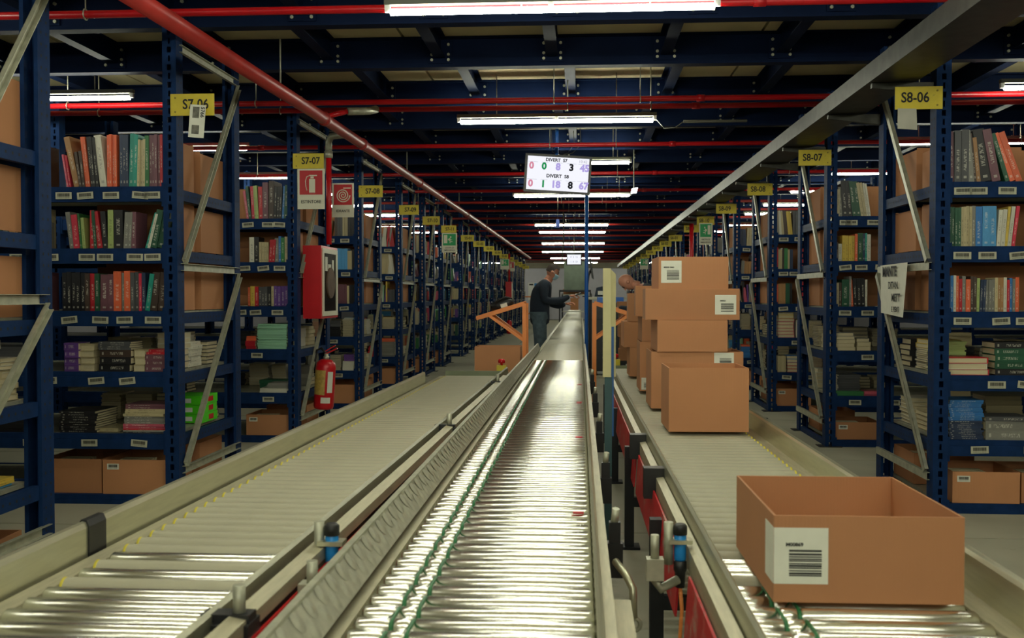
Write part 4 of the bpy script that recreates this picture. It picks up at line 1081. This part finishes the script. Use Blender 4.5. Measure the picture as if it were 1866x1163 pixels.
r=thing('cable_drop',(-.30,18.0,0),label='thin pale cable dropping from the ceiling near the standing man',cat='cable')
MB().tube([(0,0,3.058),(.01,0,2.2),(-.02,.02,1.8)],.012,8).build('cable',M['lamp_body'],r)
r=thing('blue_glove',(-.33,15.0,2.21),label='small blue object dangling from the ceiling on a cord',cat='tag')
MB().tube([(0,0,.845),(0,0,.10)],.004,6).build('cord',M['lamp_body'],r)
MB().quadbox([(-.035,-.01,0),(.035,-.01,0),(.035,.01,0),(-.035,.01,0),(-.02,-.015,.12),(.02,-.015,.12),(.02,.015,.12),(-.02,.015,.12)]).box(-.05,-.035,-.008,.008,.0,.05).build('pendant',mat('periwinkle','#5f77c9',.6,0,.1),r)
r=thing('flood_lamp',(.62,11.9,2.42),label='small bright white flood lamp at the right under the beams',cat='lamp')
MB().box(-.03,.03,-.03,.03,-.03,.03).build('lamp_box',M['black'],r)
fm=mat('flood','#f4f7ff',.5,0,0,emit=14); MB().quadbox([(-.035,-.04,-.03),(.03,-.04,-.02),(.03,-.031,-.02),(-.035,-.031,-.03),(-.02,-.04,.03),(.045,-.04,.04),(.045,-.031,.04),(-.02,-.031,.03)]).build('lamp_face',fm,r)
MB().tube([(0,0,.03),(0,0,.64)],.006,6).build('arm',M['galv'],r)
# orange tilting desks
def desk(loc,sg,label):
    r=thing('orange_stand',loc,label=label,cat='stand',group='orange tilting stands')
    for y in (0,.42):
        MB().box(-.02*1,.02,y-.02,y+.02,0,1.13).build('leg',M['orange'],r)
        MB().bar((sg*.0,y,1.125),(-sg*.50,y,.97),.035,.035,up=(0,1,0)).build('top_bar',M['orange'],r)
        MB().bar((0,y,.74),(-sg*.36,y,1.0),.03,.03,up=(0,1,0)).build('strut',M['orange'],r)
    MB().quadbox([(-sg*.50,-.02,.988),(0,-.02,1.143),(0,.44,1.143),(-sg*.50,.44,.988),(-sg*.503,-.02,.996),(-sg*.003,-.02,1.151),(-sg*.003,.44,1.151),(-sg*.503,.44,.996)]).build('tilted_board',M['orange'],r)
    MB().box(-.02,.02,.02,.40,.30,.34).build('cross_bar',M['orange'],r)
    return r
desk((-.575,10.5,0),1,'orange tilting stand left of the central conveyor')
desk((.155,10.9,0),-1,'orange tilting stand right of the central conveyor, behind the cream post')
r=thing('black_strap_bundle',(-.80,10.62,1.085),(0,-.30,0),label='black bundle lying on the left orange stand',cat='bag')
pts=[]; 
b=MB(); b.lathe([(.02,-.13),(.05,-.11),(.065,-.03),(.06,.05),(.04,.10),(.015,.12)],(0,0,.03),'x',12); 
b.tube([(-.10,-.02,.03),(-.03,-.05,.09),(.05,-.03,.10),(.11,.0,.06)],.012,8); b.build('bundle',M['black'],r)
MB().box(-.02,.05,-.068,-.064,.0,.04).build('tag_patch',M['paper'],r)
# far orange barrier and notices on the end wall
r=thing('barrier',(-3.1,44.0,0),label='orange tube barrier in front of the far wall, left',cat='barrier')
for x in (0,1.1): MB().tube([(x,0,0),(x,0,1.15)],.03,8).build('post',M['orange'],r)
for z in (.4,1.13): MB().tube([(0,0,z),(1.1,0,z)],.03,8).build('rail',M['orange'],r)
r=thing('wall_notices',(-2.3,49.99,1.2),label='white notice board with a blue sheet on the far wall',cat='notice')
MB().box(-.25,.25,-.02,-.006,-.25,.6).build('board',M['white'],r); MB().box(.05,.22,-.03,-.021,.32,.58).build('blue_sheet',M['sensor_blue'],r); MB().box(-.2,0,-.03,-.021,.48,.55).build('header',M['ink'],r)
r=thing('door_panel',(-1.9,49.9,0),label='pale grey doorway panel low on the far wall',cat='door')
MB().box(-.4,.4,-.02,.0,0,1.3).build('leaf',M['white'],r); MB().box(.28,.34,-.06,-.02,.6,.64).build('handle',M['blackmetal'],r)
# packing stations
r=thing('screen_panel',(-.15,30.0,0),label='grey-green partition panel standing behind the small far monitor',cat='panel')
MB().box(-.32,.32,0,.04,1.36,2.2).build('panel',mat('panel_green','#5f6b5e',.7,0,.15,6),r)
MB().box(-.47,.47,.0,.04,1.30,1.36).build('cross_bar',M['blackmetal'],r)
for x in (-.45,.45): MB().box(x-.02,x+.02,-.02,.06,0,1.36).build('leg',M['blackmetal'],r)
r=thing('tool_cabinet',(.19,15.4,0),label='dark metal drawer cabinet right of the blue pole',cat='cabinet')
MB().box(0,.50,0,.45,.06,1.10).build('cabinet_body',mat('dark_grey_metal','#34363a',.45,.3,.15),r)
for k in range(4): 
    d=MB().box(.02,.48,-.014,-.001,.10+k*.25,.33+k*.25).build('drawer',bpy.data.materials['dark_grey_metal'],r); MB().box(.15,.35,-.028,-.014,.26+k*.25,.28+k*.25).build('handle',M['galv'],d)
for x in (.04,.46): 
    for y in (.04,.41): MB().lathe([(.03,0),(.03,.06)],(x,y,0),'z',8).build('caster',M['black'],r)
r=thing('blue_crate',(.46,15.58,1.101),label='flat blue plastic crate on the drawer cabinet',cat='crate')
MB().box(-.2,.2,-.14,.14,0,.01).box(-.2,-.19,-.14,.14,.01,.08).box(.19,.2,-.14,.14,.01,.08).box(-.19,.19,-.14,-.13,.01,.08).box(-.19,.19,.13,.14,.01,.08).build('crate_body',M['blue'],r)
r=thing('printer',(.30,15.62,1.186),label='dark label printer standing on the blue crate',cat='printer')
MB().quadbox([(-.08,-.10,0),(.12,-.10,0),(.12,.10,0),(-.08,.10,0),(-.05,-.07,.14),(.12,-.08,.18),(.12,.08,.18),(-.05,.07,.14)]).build('printer_body',M['sweater'],r); MB().box(-.03,.05,-.106,-.1,.03,.09).build('paper_slot',M['paper'],r)
r=thing('side_monitor',(.20,17.2,0),label='black monitor seen edge-on, above the drawer cabinet',cat='monitor')
MB().quadbox([(.0,-.2,1.50),(.03,-.2,1.48),(.03,.2,1.48),(.0,.2,1.50),(-.05,-.2,1.82),(-.02,-.2,1.83),(-.02,.2,1.83),(-.05,.2,1.82)]).build('screen_case',M['black'],r)
MB().tube([(-.10,0,1.20),(-.06,0,1.55),(.0,0,1.66)],.02,8).build('arm',M['black'],r); MB().box(-.16,.0,-.1,.1,1.18,1.2).build('stand_base',M['black'],r)
r=thing('packing_table',(.44,17.2,0),label='packing table behind the drawer cabinet',cat='table')
MB().box(-.3,.8,-.4,.4,1.14,1.18).build('table_top',M['galv'],r)
for x in (-.27,.77):
    for y in (-.37,.37): MB().box(x-.025,x+.025,y-.025,y+.025,0,1.14).build('leg',M['blackmetal'],r)
for k in range(5):
    carton((.66+.02*(k%2),14.2,.30+k*.165),.24,.26,.160,.02*k,'small brown carton, %s from the bottom, in the pile beside the cabinet'%ORD[k],open_top=False,group='small cartons beside the cabinet')
r=thing('low_table',(.66,14.33,0),label='low dark stand under the small carton pile',cat='table')
MB().box(-.2,.2,-.2,.2,.26,.299).build('table_top',M['blackmetal'],r)
for x in (-.17,.17):
    for y in (-.17,.17): MB().box(x-.02,x+.02,y-.02,y+.02,0,.26).build('leg',M['blackmetal'],r)
r=thing('side_shelf',(-.75,30.5,0),label='low shelf with boxes beyond the standing man',cat='shelf')
for z in (.7,1.2): MB().box(.2,1.1,-.2,.2,z,z+.03).build('board',M['galv'],r)
for x in (.22,1.08):
    for y in (-.18,.18): MB().box(x-.02,x+.02,y-.02,y+.02,0,1.25).build('leg',M['blackmetal'],r)
for k,(x,w,h) in enumerate(((-.35,.3,.16),(-.02,.36,.20))): carton((x+.0,30.35,1.231),w,.3,h,0,'%s brown box on the low shelf beyond the man'%('left','right')[k],open_top=False)

# ================================================================== PEOPLE
def skin(name,verts,edges,radii,m,parent,sub=2,root=0):
    me=bpy.data.meshes.new(name); me.from_pydata(verts,edges,[]); me.materials.append(m)
    o=obj(name,me,parent)
    md=o.modifiers.new('skin','SKIN'); md.use_smooth_shade=True
    sv=me.skin_vertices[0].data if me.skin_vertices else None
    if sv is None:
        raise RuntimeError('skin layer')
    for i,rr in enumerate(radii):
        sv[i].radius=rr if isinstance(rr,tuple) else (rr,rr); sv[i].use_root=(i==root)
    ms=o.modifiers.new('sub','SUBSURF'); ms.levels=sub; ms.render_levels=sub
    return o
def head(parent,loc,rot,hair,mask,m_skin):
    """head looking along +X in its own frame, neck joint at the origin"""
    h=obj('head',None,parent,loc,rot)
    n,mr=20,14; b=MB()
    def P(u,v):     # u around, v from chin(0) to crown(1)
        a=2*PI*u; t=PI*(v)
        rz=-math.cos(t); rr=math.sin(t)
        x=math.cos(a)*rr*.098; y=math.sin(a)*rr*.076; z=rz*.118
        if z<0:                           # jaw narrows, chin forward
            f=1+z*2.2; y*=max(.55,f); x=x*(max(.70,1+z*1.6))+(.020*(-z/.118))
        if x>.06: x-=.25*(x-.06)          # flatter face
        return (x,y,z+.13)
    for j in range(mr+1):
        for i in range(n): b.v.append(P(i/n,max(.004,min(.996,j/mr))))
    for j in range(mr):
        for i in range(n):
            k=j*n+i; k2=j*n+(i+1)%n; b.f.append([k,k2,k2+n,k+n]); b.m.append(0); b.sm.append(True)
    b.build('face',m_skin,h)
    MB().tube([(-.015,0,-.03),(-.005,0,.06)],.055,14,rads=[.062,.055]).build('neck',m_skin,h)
    MB().quadbox([(.080,-.016,.10),(.112,-.010,.098),(.112,.010,.098),(.080,.016,.10),(.082,-.007,.148),(.090,-.005,.148),(.090,.005,.148),(.082,.007,.148)]).build('nose',m_skin,h)
    for s in (-1,1):
        MB().lathe([(.002,0),(.020,.002),(.024,.010),(.012,.016)],(0,0,0),'y' ,10).build('ear',m_skin,h,loc=(-.005,s*.070 if s>0 else -.086,.125))
        MB().lathe([(.001,-.010),(.010,-.004),(.010,.004),(.001,.010)],(.082,s*.031,.140),'y',8).build('eye',M['ink'],h)
        MB().bar((.086,s*.016,.158),(.078,s*.050,.160),.010,.008).build('eyebrow',M['hair'],h)
    MB().bar((.084,-.022,.068),(.084,.022,.068),.012,.010).build('mouth',mat('lips','#a35f52',.5,0,0) if not bpy.data.materials.get('lips') else bpy.data.materials['lips'],h)
    if hair:
        b=MB(); 
        for j in range(8):
            v=.60+.40*j/7
            for i in range(n):
                x,y,z=P(i/n,min(.996,v)); a=2*PI*i/n; f=1.10
                if math.cos(a)<.35: pass
                lift=.0 if j else 0
                zz=z
                if j==0: zz=z-(.055 if math.cos(a)<.3 else -.02)
                b.v.append((x*f-.004,y*f,(zz-.13)*1.07+.133))
        for j in range(7):
            for i in range(n):
                k=j*n+i; k2=j*n+(i+1)%n; b.f.append([k,k2,k2+n,k+n]); b.m.append(0); b.sm.append(True)
        b.f.append([7*n+i for i in range(n)]); b.m.append(0); b.sm.append(True)
        b.build('hair',M['hair'],h)
    if mask:
        b=MB(); w=9
        for j,(z,xo,yo) in enumerate(((.030,.072,.035),(.050,.088,.052),(.075,.104,.060),(.100,.108,.066),(.118,.100,.066))):
            for i in range(w):
                t=-1+2*i/(w-1); b.v.append((xo*(1-.55*t*t)+.004,t*yo*1.12,z))
        for j in range(4):
            for i in range(w-1):
                k=j*w+i; b.f.append([k,k+1,k+w+1,k+w]); b.m.append(0); b.sm.append(True)
        o=b.build('face_mask',M['mask'],h); md=o.modifiers.new('s','SOLIDIFY'); md.thickness=.003
        for s in (-1,1): MB().tube([(.06,s*.070,.108),(.02,s*.080,.135),(-.01,s*.082,.14)],.0025,5).build('mask_loop',M['white'],h)
    return h
def hand(parent,loc,rot,s=1.,name='hand'):
    """palm from the wrist along +X, palm side down (-Z), thumb on +Y*s"""
    V=[(0,0,0),(.035,0,0),(.075,0,-.004)]; E=[(0,1),(1,2)]; Rr=[(.026,.018),(.038,.016),(.036,.014)]
    def fin(base,pts,rads):
        k=base
        for p,q in zip(pts,rads):
            V.append(p); E.append((k,len(V)-1)); Rr.append((q,q)); k=len(V)-1
    for yy,L in ((.030,.92),(.010,1.0),(-.010,.95),(-.030,.78)):
        y=yy*s
        fin(2,[(.088,y,-.002),(.088+.036*L,y*1.05,-.014),(.088+.052*L,y*1.05,-.038),(.088+.05*L,y*1.03,-.056)],[.010,.0092,.0085,.0075])
    fin(1,[(.045,.038*s,-.012),(.075,.052*s,-.028),(.100,.046*s,-.036)],[.013,.011,.009])
    o=skin(name,V,E,Rr,M['skin'],parent,1); o.location=loc; o.rotation_euler=rot; return o

# --- standing man, seen from his right side, facing +X, bowed over a hand scanner
pm=thing('person',(-.62,15.0,0),label='man in dark navy sweater and jeans, with a pale face mask',cat='person')
# body core (skin) as one continuous mesh under the clothes
V=[(.03,0,.90),(.02,0,1.06),(.05,0,1.24),(.115,0,1.38),(.165,0,1.43),
   (.10,-.17,1.36),(.10,-.215,1.13),(.33,-.15,1.13),(.47,-.10,1.20),
   (.10,.17,1.36),(.10,.22,1.12),(.30,.17,1.05),(.40,.10,1.08),
   (.02,-.095,.86),(.03,-.10,.47),(-.02,-.10,.07),(.09,-.11,.035),
   (.02,.095,.86),(.05,.11,.47),(.03,.12,.07),(.14,.13,.035)]
E=[(0,1),(1,2),(2,3),(3,4),(3,5),(5,6),(6,7),(7,8),(3,9),(9,10),(10,11),(11,12),(0,13),(13,14),(14,15),(15,16),(0,17),(17,18),(18,19),(19,20)]
Rb=[(.06,.07),(.075,.085),(.09,.11),(.08,.10),.052,.055,.044,.038,.028,.055,.044,.038,.028,.055,.048,.038,.03,.055,.048,.038,.03]
skin('body',V,E,[(q if isinstance(q,tuple) else (q,q)) for q in Rb],M['skin'],pm)
# sweater: torso and sleeves; jeans: hips and legs; shoes
idx=[0,1,2,3,5,6,7,8,9,10,11,12]; mp={v:i for i,v in enumerate(idx)}
SV=[V[i] for i in idx]; SV[0]=(.03,0,.74)
SE=[(mp[a],mp[b]) for a,b in E if a in mp and b in mp]
SR=[(.135,.16),(.128,.158),(.140,.172),(.112,.138),(.082,.082),(.064,.064),(.056,.056),(.038,.038),(.082,.082),(.064,.064),(.056,.056),(.038,.038)]
SV.append((.150,0,1.425)); SE.append((mp[3],len(SV)-1)); SR.append((.062,.066))
skin('sweater',SV,SE,SR,M['sweater'],pm)
JV=[(.03,0,1.0),V[13],V[14],V[15],V[17],V[18],V[19]]; JE=[(0,1),(1,2),(2,3),(0,4),(4,5),(5,6)]
skin('jeans',JV,JE,[(.13,.15),(.115,.115),(.085,.085),(.066,.066),(.115,.115),(.085,.085),(.066,.066)],M['denim'],pm)
for k in (15,19):
    x,y,_=V[k]
    MB().lathe([(.03,0),(.045,.01),(.046,.05),(.04,.09),(.035,.11)],(x-.01,y,0),'z',12).quadbox([(x-.06,y-.045,0),(x+.19,y-.04,0),(x+.19,y+.04,0),(x-.06,y+.045,0),(x-.05,y-.04,.07),(x+.17,y-.03,.04),(x+.17,y+.03,.04),(x-.05,y+.04,.07)]).build('shoe',M['shoe'],pm)
head(pm,(.165,0,1.435),(0,.42,0),True,True,M['skin'])
hand(pm,(.465,-.10,1.20),(0,-.12,.12),1.)
hand(pm,(.395,.10,1.08),(0,-.25,-.1),-1.)
r=thing('handheld_scanner',(-.62+.585,14.905,1.222),(0,-.35,.1),label='small black device held up in the hands of the standing man',cat='device')
MB().box(-.035,.06,-.032,.032,-.010,.012).build('device_body',M['black'],r); MB().box(-.028,.052,-.026,.026,.012,.0135).build('device_screen',M['glass'],r)
# --- second man, bent over the packing table, bald head toward -X
pb=thing('person',(1.05,13.3,0),(0,0,PI),label='bald man in dark jacket bending forward behind the stacked boxes',cat='person')
V=[(-.05,0,.92),(.02,0,1.08),(.13,0,1.22),(.24,0,1.31),(.31,0,1.335),
   (.20,-.18,1.26),(.30,-.21,1.02),(.46,-.12,1.02),(.54,-.08,1.05),
   (.20,.18,1.26),(.30,.21,1.02),(.46,.12,1.02),(.54,.08,1.05),
   (-.05,-.095,.87),(-.02,-.10,.47),(-.08,-.10,.07),(.03,-.11,.035),
   (-.05,.095,.87),(.0,.11,.47),(-.03,.12,.07),(.08,.13,.035)]
skin('body',V,E,[(q if isinstance(q,tuple) else (q,q)) for q in Rb],M['skin'],pb)
SV=[V[i] for i in idx]; SE=[(mp[a],mp[b]) for a,b in E if a in mp and b in mp]
SV.append((.285,0,1.335)); SE.append((mp[3],len(SV)-1)); SR2=SR[:12]+[(.062,.066)]
skin('jacket',SV,SE,SR2,M['sweater'],pb)
JV=[(-.05,0,1.0),V[13],V[14],V[15],V[17],V[18],V[19]]
skin('trousers',JV,JE,[(.12,.15),(.105,.105),(.078,.078),(.062,.062),(.105,.105),(.078,.078),(.062,.062)],M['denim'],pb)
for k in (15,19):
    x,y,_=V[k]
    MB().quadbox([(x-.06,y-.045,0),(x+.19,y-.04,0),(x+.19,y+.04,0),(x-.06,y+.045,0),(x-.05,y-.04,.09),(x+.17,y-.03,.04),(x+.17,y+.03,.04),(x-.05,y+.04,.09)]).build('shoe',M['shoe'],pb)
head(pb,(.32,0,1.33),(0,1.15,0),False,False,M['skin'])
hand(pb,(.54,-.08,1.05),(0,.2,.1),1.); hand(pb,(.54,.08,1.05),(0,.2,-.1),-1.)
MB().tube([(.22+.0*k,-.10*math.cos(t)-.16,1.27+.10*math.sin(t)) for k,t in enumerate([2*PI*i/14 for i in range(14)])],.012,6,closed=True).build('reflective_band',M['white'],pb)
